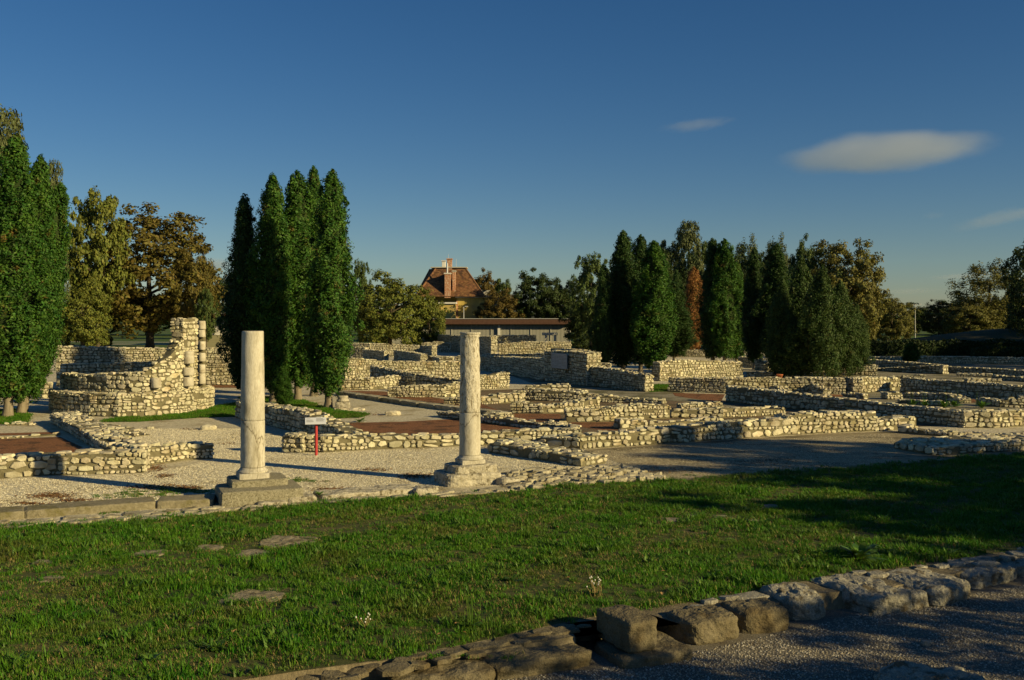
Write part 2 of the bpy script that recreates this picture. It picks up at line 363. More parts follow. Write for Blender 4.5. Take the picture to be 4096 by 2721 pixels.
def ruin_wall(name, label, pts, thick=.5, group=None, sz=1.0, world=None, z0=0.0, root=None, cat='wall', rag=.045, limit=300, ends=(1, 1), mortar=None):
    """pts = (x, y at foot, y at top) pixels along the near foot of the wall from left to right, or world=[(X, Y, height)]"""
    r = random.Random(hash(label) % 99991 if False else sum(ord(c)*(i+3) for i, c in enumerate(label)))
    if world: W3 = [(Vector((a, b, 0)), h) for a, b, h in world]
    else:
        W3 = []
        for x, yb, yt in pts:
            p = P(x, yb); W3.append((p, max(.06, CAM_H-(yt-HY)*p.y/FPX)))
    sz = sz*r.uniform(.82, 1.22)
    nseg = len(W3)-1
    us = [(W3[i+1][0]-W3[i][0]).normalized() for i in range(nseg)]
    ns = [Vector((-u.y, u.x, 0)) for u in us]                # away from the seen face
    base = W3[0][0].copy(); base.z = 0
    own = root is None
    if own:
        mid = W3[len(W3)//2][0]
        root = empty(name, (mid.x, mid.y, z0), label, cat, group); root['kind'] = 'thing'
    rp = root.location
    # miters
    ms = []
    for i in range(nseg+1):
        if i == 0: m = ns[0]
        elif i == nseg: m = ns[-1]
        else:
            m = (ns[i-1]+ns[i]).normalized(); m = m/max(.5, m.dot(ns[i]))
        ms.append(m)
    far = W3[0][0].y > 78 and W3[-1][0].y > 78
    fr, frt, bk, bkt = [], [], [], []; topinfo = []; items = []
    inset = .016
    for i in range(nseg):
        a, ha = W3[i]; b, hb = W3[i+1]; L = (b-a).length; k = max(1, int(L/.45))
        for j in range(k+(1 if i == nseg-1 else 0)):
            t = j/k; p = a.lerp(b, t); m = ms[i].lerp(ms[i+1], t); h = ha+(hb-ha)*t-.02+r.uniform(-rag, rag*.6)
            h = max(h, z0+.04)
            fr.append(p+m*inset); frt.append(h); bk.append(p+m*(thick-inset)); bkt.append(h+r.uniform(-rag, rag)*.7)
    n = len(fr); v = []; f = []
    lo = -.06 if z0 == 0 else z0-.05
    for q, lst, hs in ((0, fr, None), (1, fr, frt), (2, bk, bkt), (3, bk, None)):
        for i, p in enumerate(lst): v.append((p.x-rp.x, p.y-rp.y, (lo if hs is None else hs[i])-rp.z))
    for q in range(3):
        for i in range(n-1): f.append((q*n+i, q*n+i+1, (q+1)*n+i+1, (q+1)*n+i))
    f.append((0, n, 2*n, 3*n)); f.append((n-1, 4*n-1, 3*n-1, 2*n-1))
    me = mesh('mortar_core', v, f, mortar or M_MORTAR)
    link('mortar_core', me, root)
    # stones
    for i in range(nseg):
        a, ha = W3[i]; b, hb = W3[i+1]; L = (b-a).length; u = us[i]; nn = -ns[i]
        face_stones(items, a+nn*0, u, L, lambda s, ha=ha, hb=hb, L=L: ha+(hb-ha)*s/L+r.uniform(-rag, rag*.4), nn, r, sz, z0)
        k = max(1, int(L/(.30*sz)))
        top_stones(items, [(a+u*(L*(j+.5)/k), u, ns[i], thick, ha+(hb-ha)*(j+.5)/k-.01) for j in range(k)], r, sz)
    cam2 = Vector((0, 0, 0))
    for e, (p, h), u, m in ((0, W3[0], us[0], ns[0]), (1, W3[-1], us[-1], ns[-1])):
        out = -u if e == 0 else u
        if ends[e] and out.dot((cam2-p)) > 0 or ends[e] == 2:
            st = p+m*thick if e == 0 else p
            du = -m if e == 0 else m
            face_stones(items, st+out*.0, du, thick, lambda s: h, out, r, sz, z0)
    emit(root, items, 0 if far else limit)
    return root

G_RUIN = 'low ruined rubble walls of the excavated town'
WALLS = [
 # left
 ('L1a', 'low lit rubble wall at far left, crossed by the column shadow', [(-220, 1922, 1838), (0, 1915, 1833), (190, 1903, 1822), (400, 1897, 1816), (574, 1892, 1806)], .75),
 ('L1b', 'low rubble wall end just left of the smooth column', [(560, 1868, 1786), (690, 1850, 1779), (760, 1840, 1776), (852, 1836, 1780)], .55),
 ('L2', 'broad-topped rubble wall running back from the left front wall', [(201, 1692, 1651), (340, 1772, 1727), (450, 1838, 1790)], .95),
 ('L3', 'thin row of kerb stones along the red gravel at left', [(-250, 1764, 1757), (0, 1757, 1749), (240, 1743, 1736)], .25),
 ('L4', 'short low stone edging under the left cypress trunks', [(25, 1704, 1693), (130, 1702, 1692)], .4),
 ('L6', 'long high rubble wall behind the round ruin', [(225, 1546, 1384), (500, 1544, 1392), (700, 1542, 1394), (985, 1541, 1392)], .6),
 ('L6b', 'shaded ledge wall directly behind the round ruin', [(240, 1560, 1458), (520, 1558, 1450), (720, 1556, 1448)], .5),
 ('L7', 'small lit rubble wall glimpsed left of the cypress trunks', [(-250, 1546, 1505), (36, 1546, 1510)], .5),
 ('L8', 'small squarish rubble pier beside the left end of the round ruin', [(166, 1594, 1530), (206, 1593, 1531)], .5),
 ('L9', 'crumbled wall stump on gravel in front of the round ruin', [(375, 1722, 1704), (470, 1740, 1716), (540, 1748, 1738)], .6),
 # middle left
 ('M1', 'rubble wall with shaded face running back behind the red sign', [(943, 1672, 1605), (1080, 1704, 1626), (1200, 1736, 1645), (1396, 1786, 1738)], .65),
 ('M2', 'long lit rubble wall right behind the red sign post', [(1135, 1806, 1742), (1296, 1811, 1748), (1474, 1800, 1742), (1841, 1785, 1739), (2060, 1780, 1726), (2327, 1772, 1717)], .5),
 ('M2e', 'rubble pier at the left end of the wall behind the sign', [(1128, 1810, 1740), (1210, 1812, 1742)], .55),
 ('M3', 'long lit rubble wall along the back of the shaded gravel court', [(2150, 1786, 1752), (2320, 1798, 1746), (2505, 1786, 1728), (2729, 1772, 1710), (2977, 1754, 1688), (3200, 1737, 1672)], .7),
 ('M3b', 'taller right end of the lit wall behind the gravel court', [(3150, 1740, 1664), (3300, 1733, 1650), (3505, 1725, 1651)], .7),
 ('M3c', 'low stepped wall end right of the gravel court', [(3505, 1725, 1688), (3600, 1720, 1672), (3666, 1716, 1668)], .7),
 ('M4', 'low broad rubble wall with dark side just right of the pitted column', [(1956, 1812, 1765), (2130, 1838, 1796), (2322, 1868, 1835)], 1.0),
 ('M5', 'curved low shaded kerb wall at right between court and lit wall', [(3590, 1730, 1704), (3700, 1742, 1718), (3800, 1748, 1726), (3900, 1746, 1732), (3960, 1740, 1734)], .5),
 ('M6', 'broad rubble platform at the right edge beside the lawn', [(3574, 1794, 1768), (3727, 1822, 1790), (3901, 1815, 1780), (4096, 1801, 1765), (4350, 1784, 1750)], 1.9),
 # rooms right of the pitted column
 ('N1', 'lit room wall with square end just right of the pitted column', [(2043, 1653, 1609), (2120, 1654, 1612), (2170, 1655, 1624), (2260, 1652, 1617), (2400, 1640, 1590)], .55),
 ('N2', 'second lit room wall with square end, right of the pitted column', [(2267, 1689, 1642), (2400, 1688, 1638), (2465, 1684, 1628), (2560, 1680, 1616), (2680, 1675, 1624)], .55),
 ('N3', 'third lit room wall with small end pier, behind the court wall', [(2484, 1720, 1677), (2560, 1716, 1684), (2700, 1708, 1690), (2890, 1698, 1671)], .5),
 ('N4', 'lit rubble wall with blunt right end in front of the long dark wall', [(2690, 1672, 1642), (2890, 1672, 1634), (3142, 1660, 1632)], .6),
 ('N4b', 'short low lit wall behind the middle room walls', [(2725, 1640, 1618), (2890, 1636, 1609)], .5),
 ('N5', 'short lit wall of single large stones near the plaque wall', [(2110, 1568, 1545), (2280, 1567, 1537)], .5),
 ('N5b', 'two flat stones lying right of the wall of large stones', [(2284, 1570, 1558), (2327, 1574, 1560)], .5),
 ('N6', 'dark-sided wall crossing the rooms below the plaque wall', [(2090, 1602, 1551), (2290, 1608, 1569), (2500, 1612, 1591), (2650, 1618, 1601)], .55),
 ('N7', 'ragged wall corner immediately right of the pitted column', [(1926, 1618, 1592), (2000, 1615, 1575), (2080, 1612, 1575), (2100, 1605, 1560)], .5),
 ('N7b', 'lit wall stub with stepped top right of the pitted column shaft', [(1900, 1560, 1506), (1990, 1556, 1494), (2037, 1554, 1489)], .5),
 ('N8', 'lit crumbling wall immediately left of the pitted column', [(1550, 1589, 1553), (1640, 1590, 1541), (1780, 1589, 1544), (1850, 1586, 1528)], .55),
 ('N9', 'lit crumbling wall beside the right cypress, in front of the long wall', [(1363, 1561, 1522), (1480, 1560, 1512), (1620, 1552, 1502), (1670, 1548, 1494)], .55),
 ('N9b', 'dark-sided sloping wall between the crumbling walls by the cypress', [(1480, 1538, 1462), (1560, 1546, 1478), (1660, 1556, 1496)], .5),
 ('N8b', 'dark-sided ragged wall just left of the pitted column top wall', [(1660, 1566, 1496), (1760, 1574, 1512), (1860, 1580, 1520)], .5),
 ('N10', 'long high lit wall between the cypresses and the pitted column', [(1380, 1522, 1430), (1530, 1518, 1444), (1640, 1517, 1447), (1870, 1514, 1447)], .6),
 ('N11', 'long shaded wall left of the plaque pier', [(1905, 1480, 1424), (2040, 1500, 1428), (2177, 1524, 1434)], .6),
 ('N11b', 'wall behind the shaded wall, only its lit top course showing', [(1925, 1470, 1417), (2060, 1472, 1418), (2174, 1474, 1415)], .5),
 ('N13a', 'lit strip of wall just right of the plaque pier, upper', [(2329, 1480, 1420), (2424, 1481, 1421)], .5),
 ('N13b', 'lit strip of wall just right of the plaque pier, lower', [(2352, 1512, 1452), (2441, 1513, 1454)], .5),
 ('N14', 'shaded wall with bright square end left of the green gap', [(2347, 1545, 1465), (2470, 1557, 1480), (2580, 1568, 1500)], .55),
 ('N15', 'long lit wall right of the green gap below the junipers', [(2674, 1567, 1513), (2906, 1574, 1513), (3150, 1574, 1511), (3380, 1577, 1514)], .6),
 ('N15b', 'right continuation of the lit wall below the junipers', [(3415, 1574, 1511), (3500, 1568, 1510), (3600, 1562, 1512)], .6),
 ('N15c', 'small dark sloping buttress on the long lit wall, left one', [(3000, 1564, 1522), (3060, 1570, 1532), (3140, 1582, 1562)], .4),
 ('N15d', 'dark triangular buttress on the long lit wall, middle one', [(3208, 1569, 1516), (3250, 1578, 1540), (3292, 1587, 1560)], .4),
 ('N15e', 'dark square pier on the long lit wall, right one', [(3383, 1570, 1515), (3414, 1578, 1514)], .45),
 ('N16', 'very long dark-faced wall running forward to the right', [(2903, 1608, 1544), (3200, 1640, 1576), (3550, 1678, 1617), (3858, 1712, 1647)], .55),
 ('N17', 'bright rubble wall at the right edge meeting the long dark wall', [(3858, 1712, 1647), (3975, 1713, 1645), (4100, 1706, 1643), (4300, 1694, 1640)], .55),
 ('N18', 'low dark-sided wall behind the pitted column foot', [(1750, 1668, 1648), (1925, 1692, 1662), (2130, 1716, 1693), (2285, 1732, 1704)], .5),
 ('N19', 'very low lit wall stub right behind the pitted column', [(1930, 1672, 1652), (2000, 1677, 1655), (2058, 1674, 1654)], .45),
 ('N20', 'very low lit wall stub between the two room walls', [(2165, 1698, 1685), (2222, 1704, 1690), (2281, 1702, 1689)], .45),
 ('N21', 'low brownish block wall left of the pitted column above the kerb', [(1775, 1619, 1594), (1870, 1621, 1594)], .5),
 # far right field
 ('O1', 'bright thin wall in the far right field', [(3500, 1484, 1474), (3640, 1491, 1467), (3772, 1498, 1461)], .6),
 ('O2', 'small bright wall end in the far right field', [(3560, 1517, 1508), (3634, 1518, 1504), (3702, 1519, 1499)], .5),
 ('O3', 'long dark-faced wall across the right field', [(3603, 1568, 1512), (3830, 1586, 1526), (4096, 1604, 1545), (4250, 1614, 1556)], .55),
 ('O4', 'bright wall stub at the foot of the junipers wall, right', [(3551, 1599, 1572), (3608, 1598, 1570)], .6),
 ('O4b', 'small low wall with lit end beside the right buttress', [(3369, 1590, 1570), (3453, 1598, 1577)], .35),
 ('O5', 'low dark-sided wall with lit top in the right field', [(3612, 1592, 1572), (3780, 1603, 1576), (3836, 1613, 1595)], .6),
 ('O6', 'low wall with a lit boulder row at the right edge', [(3904, 1622, 1592), (4000, 1630, 1601), (4110, 1632, 1588), (4250, 1634, 1592)], .5),
 ('O7', 'crumbled low wall among weeds at right', [(3590, 1612, 1600), (3690, 1620, 1604), (3768, 1628, 1607)], .5),
 ('O8', 'upper dark wall line at the far right', [(3790, 1492, 1467), (3950, 1500, 1474), (4250, 1516, 1490)], .5),
 ('O9', 'lit low wall in the far right field, upper one', [(3828, 1507, 1494), (3967, 1510, 1497)], .6),
 ('O10', 'lit low wall in the far right field, lower one', [(3870, 1534, 1515), (4005, 1535, 1518)], .6),
 ('O11', 'dark wall line leaving the frame at far right', [(3967, 1520, 1501), (4100, 1528, 1510), (4250, 1538, 1519)], .5),
 ('O12', 'dark wall line left of the small conical cypress', [(3470, 1466, 1438), (3600, 1474, 1446), (3750, 1484, 1459)], .5),
 ('O13', 'far low stones before the hedge at right', [(3470, 1440, 1427), (3620, 1446, 1429)], .5),
 ('O14', 'long far low wall in front of the dark hedge', [(3680, 1452, 1426), (3900, 1456, 1428), (4250, 1462, 1433)], .5),
 ('P1', 'high rubble wall, half lit, behind the green gap', [(2640, 1525, 1450), (2720, 1521, 1440), (2850, 1515, 1444), (2972, 1512, 1448)], .6),
 ('P3', 'low wall with rounded lit end near the junipers', [(2986, 1510, 1489), (3040, 1511, 1488), (3082, 1513, 1492)], .6),
 ('P4', 'lit wall top left of the junipers', [(2952, 1470, 1427), (3018, 1473, 1430)], .5),
 ('P4b', 'lit sloping wall piece left of the junipers', [(3019, 1480, 1436), (3045, 1483, 1452), (3072, 1485, 1462)], .5),
 ('P5', 'lit strip of wall by the dead orange cypress', [(2685, 1428, 1400), (2855, 1430, 1403)], .5),
 ('P6', 'lit wall corner behind the right side of the junipers', [(3425, 1502, 1464), (3509, 1503, 1459)], .6),
 # centre back
 ('Q1', 'far dark wall below the long glass building', [(1640, 1388, 1337), (1800, 1405, 1341), (1965, 1428, 1346)], .6),
 ('Q2', 'far lit wall with notched top beside the stone doorframe', [(1963, 1402, 1343), (2050, 1402, 1341), (2144, 1402, 1341)], .6),
 ('Q4', 'far half shaded wall under the stone doorframe', [(1995, 1424, 1377), (2108, 1424, 1367), (2285, 1424, 1368)], .6),
 ('Q5', 'lit low wall behind the plaque pier', [(2205, 1444, 1395), (2330, 1444, 1399), (2378, 1446, 1411)], .5),
 ('Q6', 'far lens-shaped lit wall above the pitted column', [(1687, 1410, 1374), (1745, 1410, 1366), (1803, 1410, 1374)], .5),
 ('Q7', 'far lit wall left of the lens-shaped one', [(1485, 1428, 1374), (1580, 1428, 1378), (1675, 1428, 1382)], .5),
 ('Q7b', 'far low lit wall beside the right cypress crown', [(1405, 1425, 1373), (1480, 1426, 1375)], .5),
 ('Q7c', 'small far lit stub beside the right cypress crown', [(1410, 1432, 1389), (1461, 1433, 1390)], .5),
 ('Q8', 'far dark-sided wall right of the right cypress', [(1451, 1437, 1397), (1537, 1442, 1404)], .5),
 ('Q9', 'far dark-sided wall with bright pier end', [(1575, 1441, 1399), (1630, 1447, 1408), (1683, 1454, 1418)], .6),
 ('Q10', 'far lit wall stub above the long high wall', [(1758, 1460, 1427), (1812, 1460, 1428)], .6),
 ('Q10b', 'far lit wall stub beside the pitted column shaft', [(1822, 1458, 1424), (1900, 1459, 1424)], .6),
 ('Q10c', 'far dark-sided wall between the bright stubs', [(1708, 1448, 1424), (1756, 1458, 1430)], .5),
 ('Q11', 'far small lit pier beneath the lens-shaped wall', [(1730, 1430, 1381), (1745, 1430, 1381)], .5),
 ('Q11b', 'far low dark-sided wall beneath the lens-shaped wall', [(1675, 1424, 1382), (1728, 1434, 1384)], .4),
]
for key, lab, pts, th in WALLS:
    ruin_wall('rubble_wall', lab, pts, th, G_RUIN)
# back of the platform and the plaque pier
pier = ruin_wall('plaque_pier', 'high shaded rubble pier carrying a pale plaque', [(2177, 1524, 1403), (2260, 1534, 1405), (2348, 1547, 1411)], .9)
pa = P(2177, 1524); pb = P(2348, 1547); pu = (pb-pa).normalized(); pn = Vector((pu.y, -pu.x, 0))
pc = pa+pu*((2246-2177)/(2348-2177)*(pb-pa).length)
plq = box('plaque', (0, 0, 0), (2.1, .06, .92), mat('plaque_stone', (.36, .35, .32), (.42, .41, .38), 4, bump=.2), pier, math.atan2(pu.y, pu.x), .01)
plq.location = pc+pn*.09+Vector((0, 0, 1.35))-pier.location
bm = bmesh.new()
for i in range(9):
    for k in range(6):
        if (i*7+k*5) % 11 < 9: box_bm(bm, (-.82+k*.33, -.032, .36-i*.085), (.26, .004, .022))
lt = link('lettering', bm_mesh('lettering', bm, mat('cut_letters', (.20, .19, .17), (.22, .21, .19), 5)), plq)

# ------------------------------------------------------------------ round ruin
rr = empty('round_ruin', (-16.4, 43, 0), 'round two-tier rubble ruin with a tall broken corner at left', 'ruin')
DR = [(-20.0, 44.2), (-19.9, 43.0), (-19.2, 41.9), (-18.2, 41.0), (-17.0, 40.4), (-15.8, 40.15), (-14.8, 40.5), (-14.0, 41.3), (-13.5, 42.3), (-13.25, 43.4), (-13.3, 44.6), (-13.8, 45.6)]
ruin_wall('drum', 'round ruin drum', None, .9, world=[(a, b, .92) for a, b in DR], root=rr, limit=170, rag=.03)
def upx(x, d): return (x-CX)/FPX*d
U = [(upx(241, 43.2), 43.2, 1.60), (upx(319, 41.7), 41.7, 1.58), (upx(430, 41.0), 41.0, 1.72), (upx(520, 40.75), 40.75, 1.74), (upx(575, 40.8), 40.8, 1.76), (upx(612, 41.0), 41.0, 2.05), (upx(684, 41.55), 41.55, 2.45), (upx(730, 42.1), 42.1, 3.0)]
ruin_wall('upper', 'round ruin upper ring', None, .5, world=U, z0=.9, root=rr, limit=120, rag=.05)
ruin_wall('tower', 'round ruin tower corner', None, .55, world=[(upx(733, 42.15), 42.15, 3.96), (upx(790, 43.3), 43.3, 3.96)], z0=.9, root=rr, limit=120, rag=.04)
ruin_wall('tower_step', 'round ruin tower step', None, .5, world=[(upx(700, 41.8), 41.8, 2.7), (upx(734, 42.2), 42.2, 3.3)], z0=.9, root=rr, limit=40, rag=.1)
def ruin_piece(name, me, loc): return link(name, me, rr, None, Vector(loc)-rr.location)
def drum_me(rad, h, seed): return lathe('column_drum', [(rad*.93, 0), (rad, .04), (rad*.98, h-.05), (rad*.92, h)], 20, M_DRUM, .035, seed)
for (x, y0, y1, d, rad) in [(625, 1512, 1552, 41.0, .20), (755, 1405, 1455, 42.35, .24), (752, 1470, 1502, 42.3, .25), (750, 1508, 1545, 42.28, .25)]:
    zb = CAM_H-(y1-HY)*d/FPX; zt = CAM_H-(y0-HY)*d/FPX
    ruin_piece('column_drum', drum_me(rad, zt-zb, x), (upx(x, d), d, zb))
for (y0, y1) in [(1284, 1318), (1320, 1349), (1366, 1400), (1412, 1446), (1458, 1492), (1493, 1536)]:
    d = 43.75; zb = CAM_H-(y1-HY)*d/FPX; zt = CAM_H-(y0-HY)*d/FPX
    ruin_piece('column_drum', drum_me(.16, zt-zb, y0), (upx(807, d), d, zb))
bm = bmesh.new(); box_bm(bm, (0, 0, 0), (.35, .35, 2.9), 0)
ruin_piece('rear_pier', bm_mesh('rear_pier', bm, M_MORTAR), (upx(800, 44.0), 44.1, 2.3))

# ------------------------------------------------------------------ kerbs, pedestals, columns
UA = math.radians(22); uu = Vector((math.cos(UA), math.sin(UA), 0)); vv = Vector((-math.sin(UA), math.cos(UA), 0))
def rock_mesh(name, sx, sy, sz, seed, m, rough=.05, cuts=7, pw=5, round_=.0, strata=0):
    bm = bmesh.new(); bmesh.ops.create_cube(bm, size=2); bmesh.ops.subdivide_edges(bm, edges=bm.edges[:], cuts=cuts, use_grid_fill=True)
    for v in bm.verts:
        c = v.co; l = (abs(c.x)**pw+abs(c.y)**pw+abs(c.z)**pw)**(1/pw); c = c/l*1.0
        p = Vector((c.x*sx/2, c.y*sy/2, c.z*sz/2)); q = p*2.2+Vector((seed*3.7, seed*1.3, 0))
        n1 = noise.noise(q*1.0); n2 = noise.noise(q*2.7); n3 = noise.noise(q*6.5)
        k = rough*(n1*1.2+n2*.8+n3*.5+noise.noise(q*14)*.25)
        if strata: k += strata*noise.noise(Vector((seed, 0, p.z*9)))
        v.co = p+c.normalized()*k
    return bm_mesh(name, bm, m, False)
def rock(name, label, cat, pl, pr, depth, h, m, seed, rough=.04, z=0, group=None, pw=6, parent=None, yaw=0, sink=.06, strata=0, cuts=7):
    """block whose near foot runs between pixels pl and pr"""
    a = P(*pl, z); b = P(*pr, z); u = (b-a); L = u.length; u.normalize(); n = Vector((-u.y, u.x, 0))
    c = (a+b)/2+n*depth/2; me = rock_mesh(name, L*1.02, depth, h+sink, seed, m, rough, cuts, pw, strata=strata)
    o = link(name, me, parent); o.location = c+UP*((h-sink)/2); o.rotation_euler = (0, 0, math.atan2(u.y, u.x)+yaw)
    if parent: o.location -= parent.location
    else: tag(o, label, cat, group)
    return o
def pxlen(a, b): return (P(*b)-P(*a)).length

# long kerb of dressed blocks left of the smooth column
for i, (a, b, lab) in enumerate([((-260, 2106), (96, 2076), 'dressed kerb block at the left edge of the lawn'), ((100, 2076), (622, 2036), 'longest dressed kerb block, left of the smooth column'), ((627, 2036), (852, 2027), 'dressed kerb block touching the smooth column pedestal')]):
    rock('kerb_block', lab, 'kerb stone', a, b, .68, .16, M_KERB, 11+i, .010, group='dressed kerb blocks by the lawn', pw=14, cuts=9)

c1 = Vector((-5.73, 22.1, 0))
ped = empty('stepped_pedestal', (-5.5, 21.9, 0), 'two-step grey speckled pedestal under the smooth column', 'pedestal')
lo = P(882, 2034); lc = lo+uu*.87+vv*.62
o = link('lower_block', rock_mesh('lower_block', 1.75, 1.28, .38, 31, M_BLOCK, .012, 9, 16), ped); o.location = Vector((lc.x, lc.y, .14))-ped.location; o.rotation_euler = (0, 0, UA)
uc = c1+uu*.09+vv*-.02
o = link('upper_block', rock_mesh('upper_block', 1.22, .98, .18, 32, M_BLOCK, .010, 9, 16), ped); o.location = Vector((uc.x, uc.y, .385))-ped.location; o.rotation_euler = (0, 0, UA)

def column(label, c, zpl, ztop_pl, pw, rb, rt, zb, zj, zt, m1, m2, seed, ring):
    root = empty('column', (c.x, c.y, zpl), label, 'column')
    o = link('plinth', rock_mesh('plinth', pw, pw, ztop_pl-zpl+.02, seed, m1, .008, 7, 18), root); o.location = (0, 0, (ztop_pl-zpl)/2); o.rotation_euler = (0, 0, UA)
    hb = zb-ztop_pl
    prof = [(rb*1.22, 0), (rb*1.27, hb*.12), (rb*1.28, hb*.28), (rb*1.24, hb*.42), (rb*1.16, hb*.52), (rb*1.11, hb*.66), (rb*1.06, hb*.82), (rb*1.01, hb*1.0)]
    o = link('base_moulding', lathe('base_moulding', prof, 40, m1, .008, seed), root); o.location = (0, 0, ztop_pl-zpl)
    def rad(z): t = (z-zb)/(zt-zb); return rb*(1-t)+rt*t+.010*math.sin(math.pi*t)
    def drum(za, zc, mm, top, jit):
        k = 34; pr = [(rad(za)-.012, za), (rad(za)-.001, za+.012)]
        for i in range(1, k):
            z = za+(zc-za)*i/k; pr.append((rad(z), z))
        if top and ring: pr = [p for p in pr if p[1] < zc-.13]+[(rad(zc)-.004, zc-.125), (rad(zc)+.016, zc-.105), (rad(zc)+.016, zc-.085), (rad(zc), zc-.075), (rad(zc)+.012, zc-.06), (rad(zc)+.03, zc-.03), (rad(zc)+.03, zc-.008), (rad(zc)+.01, zc)]
        else: pr += [(rad(zc)-.001, zc-.012), (rad(zc)-.012, zc)]
        return link('drum', lathe('drum', [(a, b-zpl) for a, b in pr], 56, mm, jit, seed+za), root)
    drum(zb, zj, m1, False, .006); drum(zj+.002, zt, m2, True, .02 if m2 is M_PITTED else .007)
    return root
M_CRACK = M_MARBLE
column('smooth pale stone column on the stepped pedestal, left of the two', c1, .47, .58, .66, .262, .232, .70, 1.73, 3.70, M_MARBLE, M_MARBLE, 5, False)
c2 = Vector((-1.02, 24.25, 0))
column('pitted stone column with a moulded top, right of the two', c2, .46, .565, .60, .257, .224, .67, 1.70, 3.64, M_MARBLE, M_PITTED, 9, True)
ped2 = empty('rough_pedestal', (c2.x, c2.y, 0), 'rough eroded pale stone pedestal under the pitted column', 'pedestal')
o = link('lower_block', rock_mesh('lower_block', 1.42, 1.12, .40, 41, M_ROUGH, .035, 11, 9, strata=.02), ped2); o.location = Vector((-.05, .02, .10)); o.rotation_euler = (0, 0, UA+.05)
o = link('upper_block', rock_mesh('upper_block', 1.14, .86, .24, 43, M_ROUGH, .03, 11, 8, strata=.02), ped2); o.location = Vector((.02, .0, .35)); o.rotation_euler = (0, 0, UA)
# cracks in the smooth column as thin dark seams
rock('rough_slab', 'long rough pale slab lying between the two columns', 'stone', (1290, 2006), (1672, 1974), .75, .13, M_ROUGH, 51, .035, pw=8, cuts=12)
rock('small_rough_stone', 'small rough stone between slab and pitted column pedestal', 'stone', (1668, 1982), (1760, 1974), .45, .14, M_ROUGH, 52, .03, pw=5)
rock('low_rough_stone', 'low rough stone at the right foot of the stepped pedestal', 'stone', (1150, 2018), (1270, 2010), .5, .14, M_ROUGH, 53, .03, pw=5)
rock('low_rough_stone', 'small flat stone in front of the stepped pedestal', 'stone', (1030, 2032), (1150, 2024), .2, .10, M_ROUGH, 54, .02, pw=5)
rock('tilted_stone', 'small broken stone at the right foot of the pitted column pedestal', 'stone', (2012, 1945), (2085, 1938), .4, .15, M_ROUGH, 55, .04, pw=4)
# middle kerb line of long blocks
kb = [(1338, 1580), (1425, 1593), (1515, 1606), (1600, 1619), (1665, 1629)]
kb2 = [(1668, 1629), (1735, 1637), (1800, 1645), (1870, 1653), (1950, 1664), (2010, 1671)]
for j, (lst, lab) in enumerate([(kb, 'long pale kerb of flat blocks behind the red sign'), (kb2, 'kerb of thicker blocks running behind the pitted column')]):
    root = empty('block_kerb', P(*lst[2]), lab, 'kerb')
    for i in range(len(lst)-1):
        a = P(*lst[i]); b = P(*lst[i+1]); u = (b-a); L = u.length; u.normalize(); n = Vector((-u.y, u.x, 0)); c = (a+b)/2+n*.28
        o = link('block', rock_mesh('block', L-.03, .56, .28, 60+i+j*10, M_FLAG, .02, 6, 12), root); o.location = c+UP*.06-root.location; o.rotation_euler = (0, 0, math.atan2(u.y, u.x))

# flat paving and rubble laid at ground level
def flags(name, label, poly, n, smin, smax, seed, kind_cat='paving', thick=.05, m=M_FLAG, hz=.02):
    r = random.Random(seed); root = empty(name, P(sum(p[0] for p in poly)/len(poly), sum(p[1] for p in poly)/len(poly)), label, kind_cat)
    w = [P(*p) for p in poly]
    def inside(x, y):
        c = False
        for i in range(len(w)):
            a, b = w[i], w[i-1]
            if (a.y > y) != (b.y > y) and x < (b.x-a.x)*(y-a.y)/(b.y-a.y)+a.x: c = not c
        return c
    pts = []; x0 = min(p.x for p in w); x1 = max(p.x for p in w); y0 = min(p.y for p in w); y1 = max(p.y for p in w)
    for _ in range(n*30):
        x, y = r.uniform(x0, x1), r.uniform(y0, y1); s = r.uniform(smin, smax)
        if inside(x, y) and all((x-q[0])**2+(y-q[1])**2 > (.40*(s+q[2]))**2 for q in pts): pts.append((x, y, s))
        if len(pts) >= n: break
    for x, y, s in pts:
        o = bpy.data.objects.new('flagstone', LIB[r.randrange(len(LIB))]); COL.objects.link(o); o.parent = root
        a = UA+r.uniform(-.3, .3)+r.choice([0, math.pi])
        o.matrix_basis = Matrix.Translation(Vector((x, y, r.uniform(0, hz)))-root.location) @ Matrix.Rotation(a, 4, 'Z') @ Matrix.Rotation(r.uniform(-.05, .05), 4, 'X') @ Matrix.Diagonal((s*r.uniform(1, 1.5), s*r.uniform(.7, 1), thick*r.uniform(.8, 1.5), 1))
        o.material_slots[0].link = 'OBJECT'; o.material_slots[0].material = m
    return root
flags('paving_strip', 'strip of flat paving stones along the lawn below the columns', [(-200, 2128), (-200, 2106), (480, 2062), (860, 2030), (1300, 2006), (1700, 1980), (2050, 1946), (2050, 1966), (1700, 1992), (1300, 2016), (860, 2055), (480, 2090)], 90, .22, .5, 5)
flags('rubble_foundation', 'flat rubble foundation right of the pitted column', [(2020, 1905), (2120, 1882), (2330, 1872), (2500, 1870), (2560, 1890), (2640, 1905), (2660, 1926), (2500, 1930), (2330, 1942), (2080, 1962), (2040, 1950)], 130, .14, .34, 6, 'foundation', .09, hz=.05)
flags('flat_rubble', 'flat rubble between lawn and front blocks at bottom', [(1150, 2721), (1500, 2660), (1900, 2585), (2300, 2495), (2360, 2515), (1950, 2610), (1600, 2680), (1300, 2740)], 40, .16, .42, 7, 'rubble', .045, M_BOULDER, .006)
flags('flat_rubble', 'flat rubble behind the front blocks at lower right', [(2640, 2440), (3000, 2380), (3400, 2300), (3800, 2255), (4096, 2205), (4300, 2180), (4300, 2200), (3900, 2268), (3300, 2335), (2760, 2440)], 60, .18, .5, 8, 'rubble', .06, M_BOULDER2, .015)
